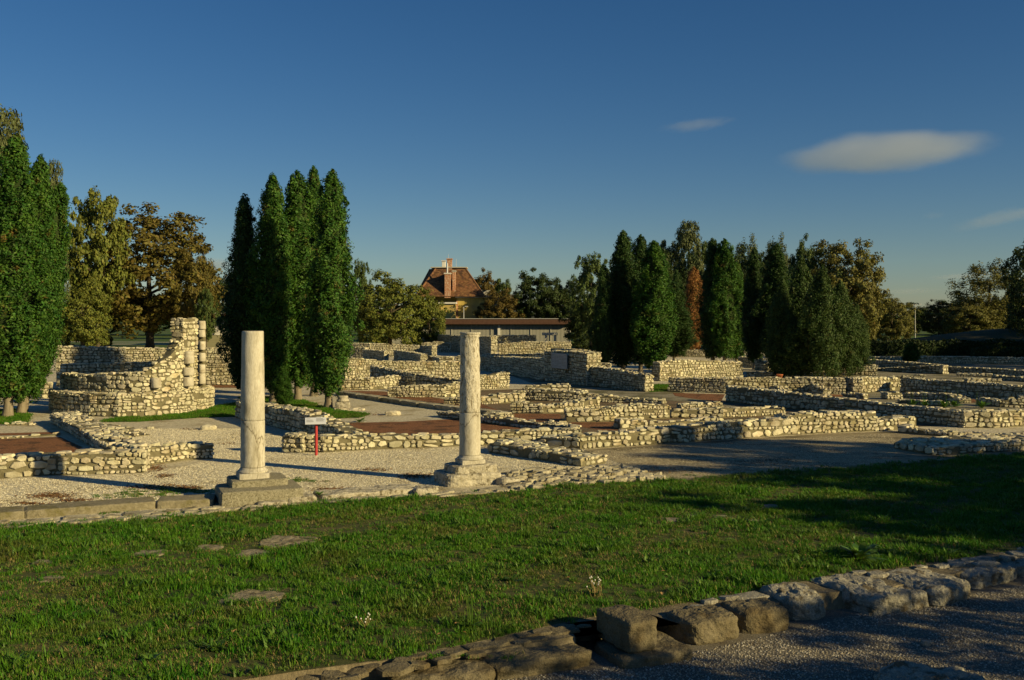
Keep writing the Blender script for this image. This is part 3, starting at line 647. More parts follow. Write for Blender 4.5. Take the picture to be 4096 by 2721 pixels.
for i, (x, y, w, lab) in enumerate([(1150, 2170, 210, 'large flat stone sunk in the lawn, in front of the columns'), (1010, 2215, 120, 'dull flat stone in the lawn left of the large one'), (835, 2195, 110, 'small mossy stone in the lawn below the stepped pedestal'), (600, 2215, 110, 'faint flat stone in the left lawn'), (180, 2250, 80, 'pale chip of stone in the lawn at far left'), (200, 2320, 90, 'second pale stone in the lawn at far left, nearer'),
        (1010, 2385, 230, 'half buried stone in the lower lawn, left of centre'), (2690, 2082, 80, 'pale flat stone in the right lawn, nearest'), (2770, 2066, 60, 'pale flat stone in the right lawn, middle'), (3080, 2030, 90, 'pale flat stone in the right lawn, farther'), (2880, 2068, 60, 'small flat stone in the right lawn between the others'), (3010, 2088, 60, 'small pale stone in the right lawn, lower'), (3400, 2005, 50, 'tiny pale stone in the shaded right lawn')]):
    c = P(x, y); k = w*c.y/FPX
    o = link('sunken_stone', rock_mesh('sunken_stone', k, k*.95, .10, 70+i, M_SUNK, k*.10, 9, 5)); o.scale = (1, 1, .3); o.location = (c.x, c.y, .008); tag(o, lab, 'stone', 'flat stones sunk in the lawn')

# front row of big blocks
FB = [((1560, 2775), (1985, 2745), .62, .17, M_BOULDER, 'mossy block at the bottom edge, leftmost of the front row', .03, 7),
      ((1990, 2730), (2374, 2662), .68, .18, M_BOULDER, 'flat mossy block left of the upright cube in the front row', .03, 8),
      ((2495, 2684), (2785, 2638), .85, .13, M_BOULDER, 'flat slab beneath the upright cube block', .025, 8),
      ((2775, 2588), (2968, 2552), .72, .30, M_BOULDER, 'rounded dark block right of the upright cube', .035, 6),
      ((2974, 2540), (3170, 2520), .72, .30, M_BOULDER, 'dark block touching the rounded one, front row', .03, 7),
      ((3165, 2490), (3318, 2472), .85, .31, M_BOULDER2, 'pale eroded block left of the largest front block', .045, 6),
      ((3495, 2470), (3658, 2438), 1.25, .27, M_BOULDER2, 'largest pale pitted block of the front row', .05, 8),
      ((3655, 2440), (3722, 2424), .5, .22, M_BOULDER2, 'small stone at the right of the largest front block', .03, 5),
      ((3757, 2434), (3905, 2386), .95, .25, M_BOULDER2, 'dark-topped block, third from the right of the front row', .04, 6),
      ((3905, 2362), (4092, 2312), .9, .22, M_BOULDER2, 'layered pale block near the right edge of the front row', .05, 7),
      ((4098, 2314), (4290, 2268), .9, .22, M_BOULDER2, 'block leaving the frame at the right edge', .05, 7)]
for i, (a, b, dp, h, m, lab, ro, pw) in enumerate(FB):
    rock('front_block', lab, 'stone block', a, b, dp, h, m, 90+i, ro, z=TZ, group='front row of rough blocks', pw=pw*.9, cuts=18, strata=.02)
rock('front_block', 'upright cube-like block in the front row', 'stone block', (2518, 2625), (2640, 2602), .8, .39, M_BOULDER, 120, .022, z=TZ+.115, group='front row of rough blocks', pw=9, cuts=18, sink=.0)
rock('corner_boulder', 'sunlit pitted boulder cut by the bottom edge at right', 'stone block', (3590, 2835), (3985, 2815), .75, .22, M_BOULDER2, 121, .06, z=TZ, pw=4, cuts=16)
o = link('pale_cobble', rock_mesh('pale_cobble', .13, .10, .08, 131, M_BOULDER2, .01, 5, 3)); o.location = P(3702, 2580, TZ)+UP*.02; tag(o, 'lone pale cobble on the shaded gravel at lower right', 'stone')
for i, (x, y, w, lab) in enumerate([(836, 1718, 60, 'loose stone on the gravel left of the smooth column'), (600, 1715, 30, 'small loose stone on the gravel before the round ruin'), (720, 1800, 24, 'tiny loose stone near the left wall end'), (1525, 1742, 18, 'pale pebble on the red gravel bed'), (1395, 1641, 120, 'flat slab by the small column base'), (1570, 1660, 60, 'weathered flat stone on the gravel beyond the red bed'), (480, 1655, 10, 'pebble by the round ruin')]):
    c = P(x, y); k = w*c.y/FPX
    o = link('loose_stone', rock_mesh('loose_stone', k, k*.7, k*.35 if w < 70 else .08, 140+i, M_STONE, k*.06, 5, 4)); o.location = c+UP*(k*.1 if w < 70 else .02); tag(o, lab, 'stone')
# small column base near the right cypress
cb = empty('column_base_fragment', P(1366, 1637), 'small column base on a pale block beside the right cypress', 'column base')
o = link('block', rock_mesh('block', .62, .5, .30, 151, M_ROUGH, .02, 6, 9), cb); o.location = (.02, .25, .15); o.rotation_euler = (0, 0, .1)
o = link('moulding', lathe('moulding', [(.24, 0), (.27, .04), (.27, .09), (.22, .12), (.21, .16), (.24, .2), (.24, .25), (.19, .27)], 24, M_ROUGH, .02, 3), cb); o.location = (0, .28, .30)

# ------------------------------------------------------------------ red sign
sg = empty('information_sign', P(1265, 1822), 'red post with a slanted white information panel', 'sign')
link('post', mesh('post', *tube_arrays([(0, 0, -.05), (0, 0, .93)], [.042, .042], 16), M_RED_PAINT, True), sg)
bm = bmesh.new(); box_bm(bm, (0, 0, 0), (.60, .36, .016), 0, .004)
pn_ = link('panel', bm_mesh('panel', bm, M_PANEL), sg); pn_.location = (-.02, .0, 1.0); pn_.rotation_euler = (math.radians(26), 0, math.radians(12))
bm = bmesh.new(); r = random.Random(4)
for (x0, y0, w, n, ln) in [(-.26, .12, .14, 2, .022), (-.26, .05, .22, 9, .016), (.02, .13, .24, 12, .016)]:
    for i in range(n):
        L = w*r.uniform(.75, 1); box_bm(bm, (x0+L/2, y0-i*ln, .0092), (L, ln*.42, .0012))
link('printed_text', bm_mesh('printed_text', bm, M_INK), pn_)

# ------------------------------------------------------------------ vegetation
def leaf_quads(c, nrm, size, aspect, rs):
    """diamond leaf quads: centres (N,3), normals (N,3)"""
    N = len(c); nrm = nrm/np.linalg.norm(nrm, axis=1, keepdims=True)
    t = rs.normal(size=(N, 3)); t[:, 2] += .8; t -= nrm*(t*nrm).sum(1, keepdims=True); t /= np.linalg.norm(t, axis=1, keepdims=True)+1e-9
    b = np.cross(nrm, t); s = size[:, None]
    v = np.stack([c-t*s, c+b*s*aspect, c+t*s, c-b*s*aspect], 1).reshape(-1, 3)
    f = np.arange(N*4).reshape(N, 4)
    return v, f
def thuja_crown(seed, H=10., R=.95, z0=.7, nclump=520, per=112, prof=None, lump=1.05, lsize=.052, flat=False):
    rs = np.random.RandomState(seed)
    if prof is None: prof = PT
    tt = np.linspace(0, 1, 400); cdf = np.cumsum(prof(tt)*.9+.1); cdf /= cdf[-1]; n = nclump
    t = np.interp((np.arange(n)+rs.rand(n))/n, cdf, tt); a = np.arange(n)*2.399963+rs.normal(size=n)*.25
    wob = 1+.15*np.sin(a*2+t*5+seed)+.13*np.sin(a*3-t*13+seed*2)+.09*np.sin(a*5+t*31+seed)
    rad = R*prof(t)*wob*(.70+.36*rs.rand(n)**1.4)
    rad = rad*(1-.24*np.clip(np.sin(a*3+seed+1.8*np.sin(t*5+seed))*1.6-.5, 0, 1))
    k = rs.rand(n) < .13; rad = np.where(k, rad*1.16+.04, rad)
    ctr = np.stack([rad*np.cos(a), rad*np.sin(a), z0+t*(H-z0)*.985], 1)
    cr = np.where(k, .6, 1)*lump*rs.uniform(.10, .34, n)*np.clip(.35+prof(t), .4, 1.1)
    V = []; F = []
    idx = np.repeat(np.arange(n), per); m = len(idx)
    out = np.stack([np.cos(a), np.sin(a), np.zeros(n)], 1)[idx]
    g = rs.normal(size=(m, 3)); g /= np.linalg.norm(g, axis=1, keepdims=True); g *= (rs.rand(m)**.45)[:, None]
    g[:, 2] *= 1.9; off = g*cr[idx][:, None]; off += out*(np.abs(off[:, 2:3])*-.25)
    c = ctr[idx]+off
    nn = g*.9+out*.5+rs.normal(size=(m, 3))*.55
    v, f = leaf_quads(c, nn, rs.uniform(.6, 1.35, m)*lsize, .5, rs)
    return v, f
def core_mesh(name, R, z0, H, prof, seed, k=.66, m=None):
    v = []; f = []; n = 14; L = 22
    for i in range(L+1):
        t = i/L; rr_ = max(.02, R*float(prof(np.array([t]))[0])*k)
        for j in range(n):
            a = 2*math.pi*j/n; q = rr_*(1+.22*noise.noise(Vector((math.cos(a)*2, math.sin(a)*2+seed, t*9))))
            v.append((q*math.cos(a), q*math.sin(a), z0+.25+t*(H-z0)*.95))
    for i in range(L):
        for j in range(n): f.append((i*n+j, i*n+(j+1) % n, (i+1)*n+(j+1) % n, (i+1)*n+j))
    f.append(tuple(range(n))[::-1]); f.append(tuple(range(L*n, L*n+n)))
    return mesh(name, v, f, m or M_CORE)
def PT(t):
    x = np.clip((t-.36)/.64, 0, 1)
    return np.where(t < .36, .40+.60*np.sin(np.clip(t/.36, 0, 1)*math.pi/2), (1-.70*x)*np.sqrt(np.clip((1-x)/.13, 0, 1)))
def PJ(t): return np.clip(.62+.38*np.sin((t+.1)*math.pi*.8), 0, 1)*np.clip((1-t)*1.7, 0, 1)**.75
TH = []
for s in range(5):
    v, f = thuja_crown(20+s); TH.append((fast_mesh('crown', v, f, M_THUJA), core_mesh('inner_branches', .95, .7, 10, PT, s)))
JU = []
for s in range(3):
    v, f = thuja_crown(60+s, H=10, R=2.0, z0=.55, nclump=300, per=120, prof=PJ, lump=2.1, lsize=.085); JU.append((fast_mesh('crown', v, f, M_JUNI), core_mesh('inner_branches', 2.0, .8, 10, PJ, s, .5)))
TRUNK = mesh('trunk', *tube_arrays([(0, 0, -.1), (.02, 0, .3), (.0, .03, 1.5), (.03, 0, 4), (0, 0, 8.5)], [.25, .18, .15, .11, .03], 9), M_BARK, True)
def conifer(label, x, yb, yt, wpx, var=0, m=M_THUJA, lib=TH, lean=0, turn=0, name='cypress_tree', cat='tree', group=None, R0=.95, trunk=True, fwd=0):
    p = P(x, yb); h = CAM_H-(yt-HY)*p.y/FPX; r = wpx/2*p.y/FPX
    root = empty(name, p, label, cat, group); root.rotation_euler = (0, math.radians(lean), 0)
    cm, co = lib[var % len(lib)]
    for nme, me in (('crown', cm), ('inner_branches', co)):
        o = link(nme, me, root); o.scale = (r/R0, r/R0, h/10); o.rotation_euler = (0, 0, turn)
        if nme == 'crown': o.material_slots[0].link = 'OBJECT'; o.material_slots[0].material = m
    if trunk:
        o = link('trunk', TRUNK, root); o.scale = (min(1.3, h/10)*.9, min(1.3, h/10)*.9, h/10)
    return root
GC = 'columnar cypresses in the centre left clump'; GL = 'columnar cypresses at the left edge'; GR = 'columnar cypresses in the right clump'
conifer('leftmost, darkest cypress of the centre left clump', 978, 1606, 775, 168, 0, M_THUJA_D, turn=1, group=GC)
conifer('second cypress from left in the centre left clump', 1092, 1612, 690, 196, 1, turn=2, group=GC)
conifer('middle cypress of the centre left clump', 1190, 1602, 680, 224, 2, turn=.4, group=GC)
conifer('narrow cypress half hidden behind the middle of the clump', 1255, 1585, 657, 150, 3, turn=3, group=GC)
conifer('rightmost cypress of the centre left clump, bare trunk showing', 1312, 1634, 672, 212, 4, turn=5, lean=1.1, group=GC)
conifer('knee-high small cypress at the foot of the centre clump', 1133, 1636, 1462, 84, 1, group=GC, trunk=False)
conifer('cypress with thick leaning trunk at the left edge', 30, 1668, 535, 250, 1, lean=2, turn=1, group=GL)
conifer('middle cypress of the left edge clump', 84, 1655, 612, 200, 2, lean=4.5, turn=2, group=GL)
conifer('right outer cypress of the left edge clump', 92, 1648, 712, 190, 3, lean=9.5, turn=4, group=GL)
conifer('cypress cut by the left frame edge', -105, 1672, 520, 250, 4, lean=0, turn=3, group=GL)
for (lab, x, yb, yt, w, v, m) in [('small dark cypress leftmost of the right clump', 2415, 1500, 1052, 66, 0, M_THUJA_D), ('tall pointed cypress, highest in the right clump', 2492, 1496, 919, 110, 1, M_THUJA_D), ('dark round-topped cypress in the right clump', 2562, 1488, 936, 90, 2, M_THUJA_D), ('bright green cypress in front of the right clump', 2616, 1504, 958, 120, 3, M_THUJA),
        ('low broad green cypress left of the dead one', 2695, 1445, 1120, 115, 4, M_THUJA_D), ('thin cypress top just left of the dead one', 2706, 1430, 1078, 56, 0, M_THUJA_D), ('tall dark cypress just right of the dead one', 2850, 1460, 950, 80, 1, M_THUJA_D), ('tall bright cypress second right of the dead one', 2898, 1462, 953, 96, 2, M_THUJA), ('shorter cypress third right of the dead one', 2946, 1460, 1044, 72, 3, M_THUJA),
        ('slim dark cypress between the right clump and junipers', 3018, 1478, 990, 78, 4, M_THUJA_D), ('dark cypress touching the junipers', 3102, 1484, 968, 110, 0, M_THUJA_D)]:
    conifer(lab, x, yb, yt, w*1.42, v, m, turn=x*.7, group=GR)
conifer('dead orange-brown cypress in the right clump', 2775, 1418, 1066, 100, 2, M_DEAD, turn=2)
conifer('small conical cypress by the hedge at right', 3645, 1462, 1368, 72, 3, M_THUJA, name='small_cypress', trunk=False)
GJ = 'broad junipers in front of the right trees'
for (lab, x, yb, yt, w, v) in [('feathery juniper at the left front of the group', 3130, 1508, 1110, 130, 0), ('tallest feathery juniper of the group', 3205, 1500, 1020, 170, 1), ('bushy juniper in the middle of the group, forked trunk', 3290, 1515, 1060, 190, 2), ('broad juniper right of the middle one', 3360, 1506, 1120, 170, 0), ('lowest juniper at the right end of the group', 3425, 1500, 1210, 120, 1), ('low juniper branches at the left foot of the group', 3160, 1512, 1250, 170, 2)]:
    conifer(lab, x, yb, yt, w, v, M_JUNI, JU, R0=2.0, turn=x*.3, name='juniper_tree', group=GJ)

def broad_crown(seed, H=10., R=4., zc=.58, rz=.42, ncl=230, per=104, lsize=.122, gap=.0, up=0, cone=0):
    rs = np.random.RandomState(seed)
    d = rs.normal(size=(ncl, 3)); d /= np.linalg.norm(d, axis=1, keepdims=True)
    q = rs.uniform(.45, 1.0, ncl)**.7
    bump = 1+.20*np.sin(d[:, 0]*4+seed)*np.cos(d[:, 1]*3.3+seed*1.7)+.14*np.sin(d[:, 2]*6+seed)
    c = d*(q*bump)[:, None]
    if cone: 
        k = 1-cone*np.clip((c[:, 2]+1)/2, 0, 1); c[:, 0] *= k; c[:, 1] *= k
    ctr = np.stack([c[:, 0]*R, c[:, 1]*R, H*zc+c[:, 2]*H*rz], 1)
    cr = rs.uniform(.10, .20, ncl)*R*.95
    idx = np.repeat(np.arange(ncl), per); m = len(idx)
    g = rs.normal(size=(m, 3)); g /= np.linalg.norm(g, axis=1, keepdims=True); g *= (rs.rand(m)**.5)[:, None]
    off = g*cr[idx][:, None]; off[:, 2] *= .8+up
    co = ctr[idx]+off; nn = g+d[idx]*.6+rs.normal(size=(m, 3))*.6; nn[:, 2] += .25
    return leaf_quads(co, nn, rs.uniform(.6, 1.4, m)*lsize, .62, rs)
def limbs(seed, H=10., R=4., fork=.22):
    r = random.Random(seed); V, F = tube_arrays([(0, 0, -.1), (0, 0, .4), (.05, 0, H*fork), (.1, .05, H*.5), (0, 0, H*.82)], [.34, .25, .2, .13, .03], 8)
    for i in range(9):
        z = H*r.uniform(fork*.8, .62); a = r.random()*6.28; L = R*r.uniform(.55, .9)
        p = [(.04, 0, z), (math.cos(a)*L*.4, math.sin(a)*L*.4, z+L*.25), (math.cos(a)*L, math.sin(a)*L, z+L*.55)]
        v, f = tube_arrays(p, [.11, .07, .02], 6); b = len(V); V += v; F += [tuple(q+b for q in t) for t in f]
    return mesh('trunk', V, F, M_BARKD, True)
BL = []
for kw in [dict(seed=1), dict(seed=2, R=3.6), dict(seed=3, ncl=260, R=4.3, zc=.55, rz=.45), dict(seed=4, R=2.6, cone=.45, up=.6, zc=.56, rz=.44, lsize=.10), dict(seed=5, ncl=170, per=80, R=4, lsize=.115), dict(seed=6, R=4.2, zc=.5, rz=.5, ncl=280), dict(seed=7, R=3.2, up=.8, ncl=210, per=90, lsize=.09, zc=.55, rz=.45)]:
    v, f = broad_crown(**kw); BL.append((fast_mesh('crown', v, f, M_MIDB), limbs(kw['seed'], R=kw.get('R', 4.)), kw.get('R', 4.)))
def broadleaf(label, x, yb, yt, wpx, var, m, turn=0, name='broadleaf_tree', group=None, pos=None, h=None, r=None):
    p = Vector(pos) if pos else P(x, yb)
    if h is None: h = CAM_H-(yt-HY)*p.y/FPX
    if r is None: r = wpx/2*p.y/FPX
    cm, tm, R = BL[var]
    root = empty(name, p, label, 'tree', group)
    o = link('crown', cm, root); o.scale = (r/R, r/R, h/10); o.rotation_euler = (0, 0, turn); o.material_slots[0].link = 'OBJECT'; o.material_slots[0].material = m
    o = link('trunk', tm, root); o.scale = (r/R, r/R, h/10); o.rotation_euler = (0, 0, turn)
    return root
GB = 'background trees around the site'
for (lab, x, yb, yt, w, v, m) in [
 ('tall pale poplar behind the left edge cypresses', 20, 1420, 405, 250, 3, M_GREYB), ('narrow tree top right of the left poplar', 205, 1420, 618, 130, 3, M_GREYB), ('tall yellow-green maple left of the chestnut', 390, 1402, 752, 270, 1, M_MAPLE), ('green lower tree under the yellow-green maple', 330, 1410, 1120, 240, 5, M_MAPLE),
 ('big round autumn-brown chestnut at left', 600, 1394, 858, 560, 2, M_CHEST), ('brown chestnut half behind the tall ruin corner', 775, 1398, 1005, 190, 2, M_CHEST), ('green bushy tree right of the ruin corner', 825, 1402, 1150, 90, 1, M_MIDB), ('dark tree between chestnut and cypress clump', 905, 1358, 1105, 170, 0, M_DARKB),
 ('dark treetop peeping right of the cypress clump', 1440, 1392, 1035, 90, 1, M_MIDB), ('broad yellow-green bush tree left of the house', 1560, 1402, 1090, 310, 5, M_MAPLE), ('browner bush tree touching the house', 1715, 1398, 1165, 150, 5, M_MAPLE),
 ('brownish tree behind the house roof at right', 1935, 1358, 1090, 150, 0, M_BROWNB), ('pale green tree right of the house roof', 2010, 1358, 1108, 110, 3, M_MIDB), ('small orange-brown tree before the house wall', 1995, 1374, 1165, 190, 2, M_BROWNB), ('dark round tree right of the house', 2150, 1372, 1088, 230, 0, M_DARKB), ('dark lower tree left of the right clump', 2260, 1372, 1125, 170, 2, M_DARKB), ('dark tree filling the gap by the right clump', 2345, 1405, 1180, 190, 5, M_DARKB),
 ('lighter green tree left of the right cypress clump', 2365, 1412, 1008, 160, 1, M_MIDB), ('tall bright poplar above the right clump', 2752, 1368, 870, 160, 3, M_GREYB), ('short poplar left of the tall bright one', 2672, 1366, 950, 130, 3, M_GREYB), ('short poplar right of the tall bright one', 2830, 1366, 955, 130, 3, M_MIDB),
 ('grey-green willow behind the right clump, left one', 2990, 1368, 955, 190, 6, M_GREYB), ('grey-green willow behind the right clump, right one', 3110, 1368, 950, 160, 6, M_GREYB), ('dark green treetop behind the junipers', 3215, 1390, 962, 160, 0, M_MIDB), ('large brownish tree right of the junipers', 3390, 1402, 978, 330, 2, M_OLIVE), ('thick lower brownish tree right of the junipers', 3400, 1398, 1080, 260, 5, M_OLIVE),
 ('dark leafy tree filling the left of the right clump', 2480, 1402, 1030, 200, 5, M_DARKB), ('dark leafy tree behind the bright cypress', 2620, 1400, 1010, 200, 2, M_DARKB), ('dark leafy tree behind the dead cypress', 2740, 1398, 1020, 200, 5, M_DARKB), ('dark leafy tree right of the dead cypress', 2930, 1400, 1000, 210, 2, M_DARKB), ('dark leafy tree left of the junipers', 3060, 1402, 1010, 200, 5, M_DARKB), ('broad green tree behind the junipers', 3250, 1400, 1005, 260, 5, M_MIDB),
 ('orange bushy tree beyond the junipers', 3565, 1372, 1178, 190, 5, M_OLIVE), ('small far tree by the street lamp', 3668, 1335, 1232, 100, 0, M_OLIVE), ('dark reddish thin tree right of the street lamp', 3755, 1360, 1198, 150, 4, M_BROWNB), ('tall thin willow at the right', 3960, 1362, 1048, 300, 6, M_OLIVE), ('lower bush below the willow at right', 3880, 1364, 1200, 240, 5, M_OLIVE), ('dark tree cut by the right edge', 4150, 1450, 930, 290, 4, M_DARKB), ('dark lower tree at the right edge', 4130, 1400, 1180, 200, 2, M_DARKB)]:
    broadleaf(lab, x, yb, yt, w, v, m, x*.37, group=GB)
for i, x in enumerate(range(-100, 4300, 230)):                # far belt closing the horizon
    if 1600 < x < 2000: continue
    broadleaf(['far dark tree in the belt closing the horizon', 'far green tree in the belt closing the horizon'][i % 2], x, 1342, 1175+(i*37) % 50, 300, (0, 2, 5)[i % 3], (M_DARKB, M_MIDB)[i % 2], i, group='far tree belt '+str(i % 2))
# trees standing right of the picture whose shade falls on the lawn and the front gravel
for (lab, X, Y, h, r, v) in [('tree right of the view shading the lawn, nearer', 25, 11.3, 8.3, 3.4, 5), ('tree right of the view shading the lawn, middle', 27, 16, 9.0, 3.6, 2), ('tree right of the view shading the court', 28.5, 20.2, 10.2, 3.0, 0), ('small tree right of the view shading the front gravel, nearest', 12.6, 5.6, 4.7, 2.3, 2), ('small tree right of the view shading the front blocks, middle', 16.2, 8.0, 5.0, 2.5, 4), ('small tree right of the view shading the front blocks, farthest', 19.5, 10.0, 5.4, 2.5, 4)]:
    broadleaf(lab, 0, 0, 0, 0, v, M_DARKB, X, group='trees right of the view', pos=(X, Y, TZ if X < 22 else 0), h=h, r=r)
for i, (X, Y, h, r) in enumerate([(64, 70, 17, 6), (72, 82, 18, 6), (80, 93, 18, 7), (86, 106, 18, 7)]):
    broadleaf(['tree at the far right shading the field, nearest', 'tree at the far right shading the field, second', 'tree at the far right shading the hedge, third', 'tree at the far right shading the hedge, farthest'][i], 0, 0, 0, 0, (0, 2)[i % 2], M_DARKB, i, group='trees right of the view', pos=(X, Y, 0), h=h, r=r)
# hedge and mound
def hedge(label, x0, x1, yb, yt, dep, seed, name='clipped_hedge'):
    a = P(x0, yb); b = P(x1, yb); h = CAM_H-(yt-HY)*a.y/FPX; rs = np.random.RandomState(seed); L = b.x-a.x; n = int(L*h*60)+int(L*dep*40)
    root = empty(name, ((a.x+b.x)/2, a.y+dep/2, 0), label, 'hedge')
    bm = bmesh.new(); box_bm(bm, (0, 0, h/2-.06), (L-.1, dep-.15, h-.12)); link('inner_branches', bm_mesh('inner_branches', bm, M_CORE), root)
    c = np.stack([rs.uniform(-L/2, L/2, n), np.where(rs.rand(n) < .6, -dep/2, rs.uniform(-dep/2, dep/2, n)), rs.uniform(0, h, n)], 1)
    topm = c[:, 1] > -dep/2; c[topm, 2] = h; c += rs.normal(size=c.shape)*.06; c[:, 2] += .12*np.sin(c[:, 0]*1.3+seed)
    nn = rs.normal(size=c.shape); nn[:, 1] -= .8
    v, f = leaf_quads(c, nn, rs.uniform(.08, .18, n), .6, rs); link('foliage', fast_mesh('foliage', v, f, M_HEDGE), root)
hedge('long dark clipped hedge across the right background', 3440, 4300, 1424, 1366, 1.6, 3)
hedge('lower hedge in front of the mound at the right edge', 3900, 4300, 1432, 1392, 1.2, 5)
def mound():
    v = []; f = []; nx, ny = 40, 14
    for j in range(ny):
        for i in range(nx):
            x = 42+i*1.6; y = 112+j*2.2; u = (i/(nx-1)); w = j/(ny-1)
            z = 2.9*math.sin(min(1, u*2.2)*math.pi/2)*math.sin(w*math.pi)+.35*noise.noise(Vector((x*.15, y*.15, 0))) if 0 < j < ny-1 and i > 0 else -.1
            v.append((x, y, max(z, -.1)))
    for j in range(ny-1):
        for i in range(nx-1): f.append((j*nx+i, j*nx+i+1, (j+1)*nx+i+1, (j+1)*nx+i))
    link('mound', mesh('mound', v, f, mat('dry_mound_turf', (.05, .05, .018), (.08, .07, .028), .6, bump=.5, bscale=5), True))['kind'] = 'structure'
mound()
# shrubs before the chestnut
for (lab, x, yb, yt, w, m) in [('brown rounded shrub below the chestnut', 405, 1392, 1312, 70, M_CHEST), ('small blue-grey shrub below the chestnut', 432, 1392, 1335, 40, M_GREYB), ('dark clipped shrub under the maple', 360, 1394, 1330, 80, M_DARKB)]:
    broadleaf(lab, x, yb, yt, w, 5, m, x, name='shrub')

# ------------------------------------------------------------------ grass, weeds, pebbles (instanced)
def hidden_collection(name, objs):
    c = bpy.data.collections.new(name)
    for o in objs: c.objects.link(o)
    return c
def instancer(name, label, cat, pts, rot, scl, idx, coll):
    me = bpy.data.meshes.new(name); me.vertices.add(len(pts)); me.vertices.foreach_set('co', np.ascontiguousarray(pts, dtype=np.float32).ravel())
    a = me.attributes.new('rot', 'FLOAT_VECTOR', 'POINT'); a.data.foreach_set('vector', np.ascontiguousarray(rot, dtype=np.float32).ravel())
    a = me.attributes.new('scl', 'FLOAT', 'POINT'); a.data.foreach_set('value', np.ascontiguousarray(scl, dtype=np.float32))
    a = me.attributes.new('idx', 'INT', 'POINT'); a.data.foreach_set('value', np.ascontiguousarray(idx, dtype=np.int32))
    o = link(name, me); tag(o, label, cat, kind='stuff')
    ng = bpy.data.node_groups.new(name, 'GeometryNodeTree')
    ng.interface.new_socket('Geometry', in_out='INPUT', socket_type='NodeSocketGeometry'); ng.interface.new_socket('Geometry', in_out='OUTPUT', socket_type='NodeSocketGeometry')
    N = ng.nodes; L = ng.links
    gi = N.new('NodeGroupInput'); go = N.new('NodeGroupOutput'); ip = N.new('GeometryNodeInstanceOnPoints'); ci = N.new('GeometryNodeCollectionInfo')
    ci.inputs['Collection'].default_value = coll; ci.inputs['Separate Children'].default_value = True; ci.inputs['Reset Children'].default_value = True
    def at(nm, ty):
        n = N.new('GeometryNodeInputNamedAttribute'); n.data_type = ty; n.inputs['Name'].default_value = nm
        return [s for s in n.outputs if s.enabled and s.name == 'Attribute'][0]
    L.new(gi.outputs[0], ip.inputs['Points']); L.new(ci.outputs[0], ip.inputs['Instance']); ip.inputs['Pick Instance'].default_value = True
    L.new(at('idx', 'INT'), ip.inputs['Instance Index']); L.new(at('rot', 'FLOAT_VECTOR'), ip.inputs['Rotation']); L.new(at('scl', 'FLOAT'), ip.inputs['Scale'])
    L.new(ip.outputs[0], go.inputs[0])
    md = o.modifiers.new('scatter', 'NODES'); md.node_group = ng
    return o
def tuft(seed, n, rad, h, w, lean, mats, dry=.1):
    rs = np.random.RandomState(seed); V = []; F = []; MI = []
    for i in range(n):
        a = rs.rand()*6.28; q = rad*math.sqrt(rs.rand()); bx, by = q*math.cos(a), q*math.sin(a)
        la = rs.rand()*6.28; hh = h*rs.uniform(.5, 1.15); ln = lean*rs.uniform(.3, 1.3)*hh
        dx, dy = math.cos(la), math.sin(la); px, py = -dy*w*.5, dx*w*.5; b = len(V)
        V += [(bx-px, by-py, 0), (bx+px, by+py, 0), (bx+dx*ln*.35+px*.8, by+dy*ln*.35+py*.8, hh*.6), (bx+dx*ln*.35-px*.8, by+dy*ln*.35-py*.8, hh*.6), (bx+dx*ln, by+dy*ln, hh)]
        F += [(b, b+1, b+2, b+3), (b+3, b+2, b+4)]; k = 1 if rs.rand() < dry else 0; MI += [k, k]
    me = mesh('tuft', V, F); [me.materials.append(m) for m in mats]; me.polygons.foreach_set('material_index', MI); me.update()
    return bpy.data.objects.new('tuft', me)
def poly_mask(px, py, poly):
    c = np.zeros(len(px), bool); n = len(poly)
    for i in range(n):
        x1, y1 = poly[i]; x2, y2 = poly[i-1]
        if y1 == y2: continue
        k = ((y1 > py) != (y2 > py)) & (px < (x2-x1)*(py-y1)/(y2-y1)+x1); c ^= k
    return c
def wave(x, y, s, ph): return (np.sin(x*s+ph)*np.cos(y*s*1.13-ph)+np.sin(x*s*2.3-y*s*1.7+ph*2)*.6+np.sin(x*s*.6+y*s*4.1+ph*3)*.4)/2
tufts = [tuft(1, 34, .11, .085, .009, .7, (M_BLADE, M_DRY), .06), tuft(2, 30, .12, .065, .009, .9, (M_BLADE, M_DRY), .10), tuft(3, 26, .10, .12, .010, .6, (M_BLADE, M_DRY), .05), tuft(4, 26, .12, .05, .008, 1.2, (M_BLADE, M_DRY), .55), tuft(5, 14, .07, .10, .026, 1.0, (M_WEED, M_DRY), .0), tuft(6, 40, .10, .035, .020, 1.1, (M_WEED, M_BLADE), .5)]
TC = hidden_collection('grass_tufts', tufts)
rs = np.random.RandomState(12); n = 95000
X = rs.uniform(-15, 20, n); Y = rs.uniform(10.4, 31, n)
px = CX+X/Y*FPX; py = HY+CAM_H/Y*FPX
k = poly_mask(px+rs.normal(size=n)*10, py+rs.normal(size=n)*5, LAWN_PX) & (px > -250) & (px < 4350)
X, Y, px, py = X[k], Y[k], px[k], py[k]; n = len(X)
w1 = wave(X, Y, .8, 1.0); w2 = wave(X, Y, 2.6, 4.0); w3 = wave(X, Y, .35, 2.0); hv_ = wave(X, Y, 3.7, 7.0)+wave(X, Y, 1.3, 9.0)
dryness = .5*w1+.4*w2+.3*w3
edge = np.zeros(n)
keep = rs.rand(n) < np.clip(1.05-.8*np.clip(dryness, 0, 1.2), .25, 1)
for (x, y, w) in [(1150, 2170, 105), (1010, 2215, 60), (835, 2195, 55), (1010, 2385, 105), (2690, 2082, 40), (600, 2215, 50), (180, 2250, 40), (200, 2320, 40), (3080, 2030, 45), (2770, 2066, 30), (1080, 2445, 70)]:
    keep &= ~(((px-x)/w)**2+((py-y)/(w*.22))**2 < rs.uniform(.6, 1.2, n))
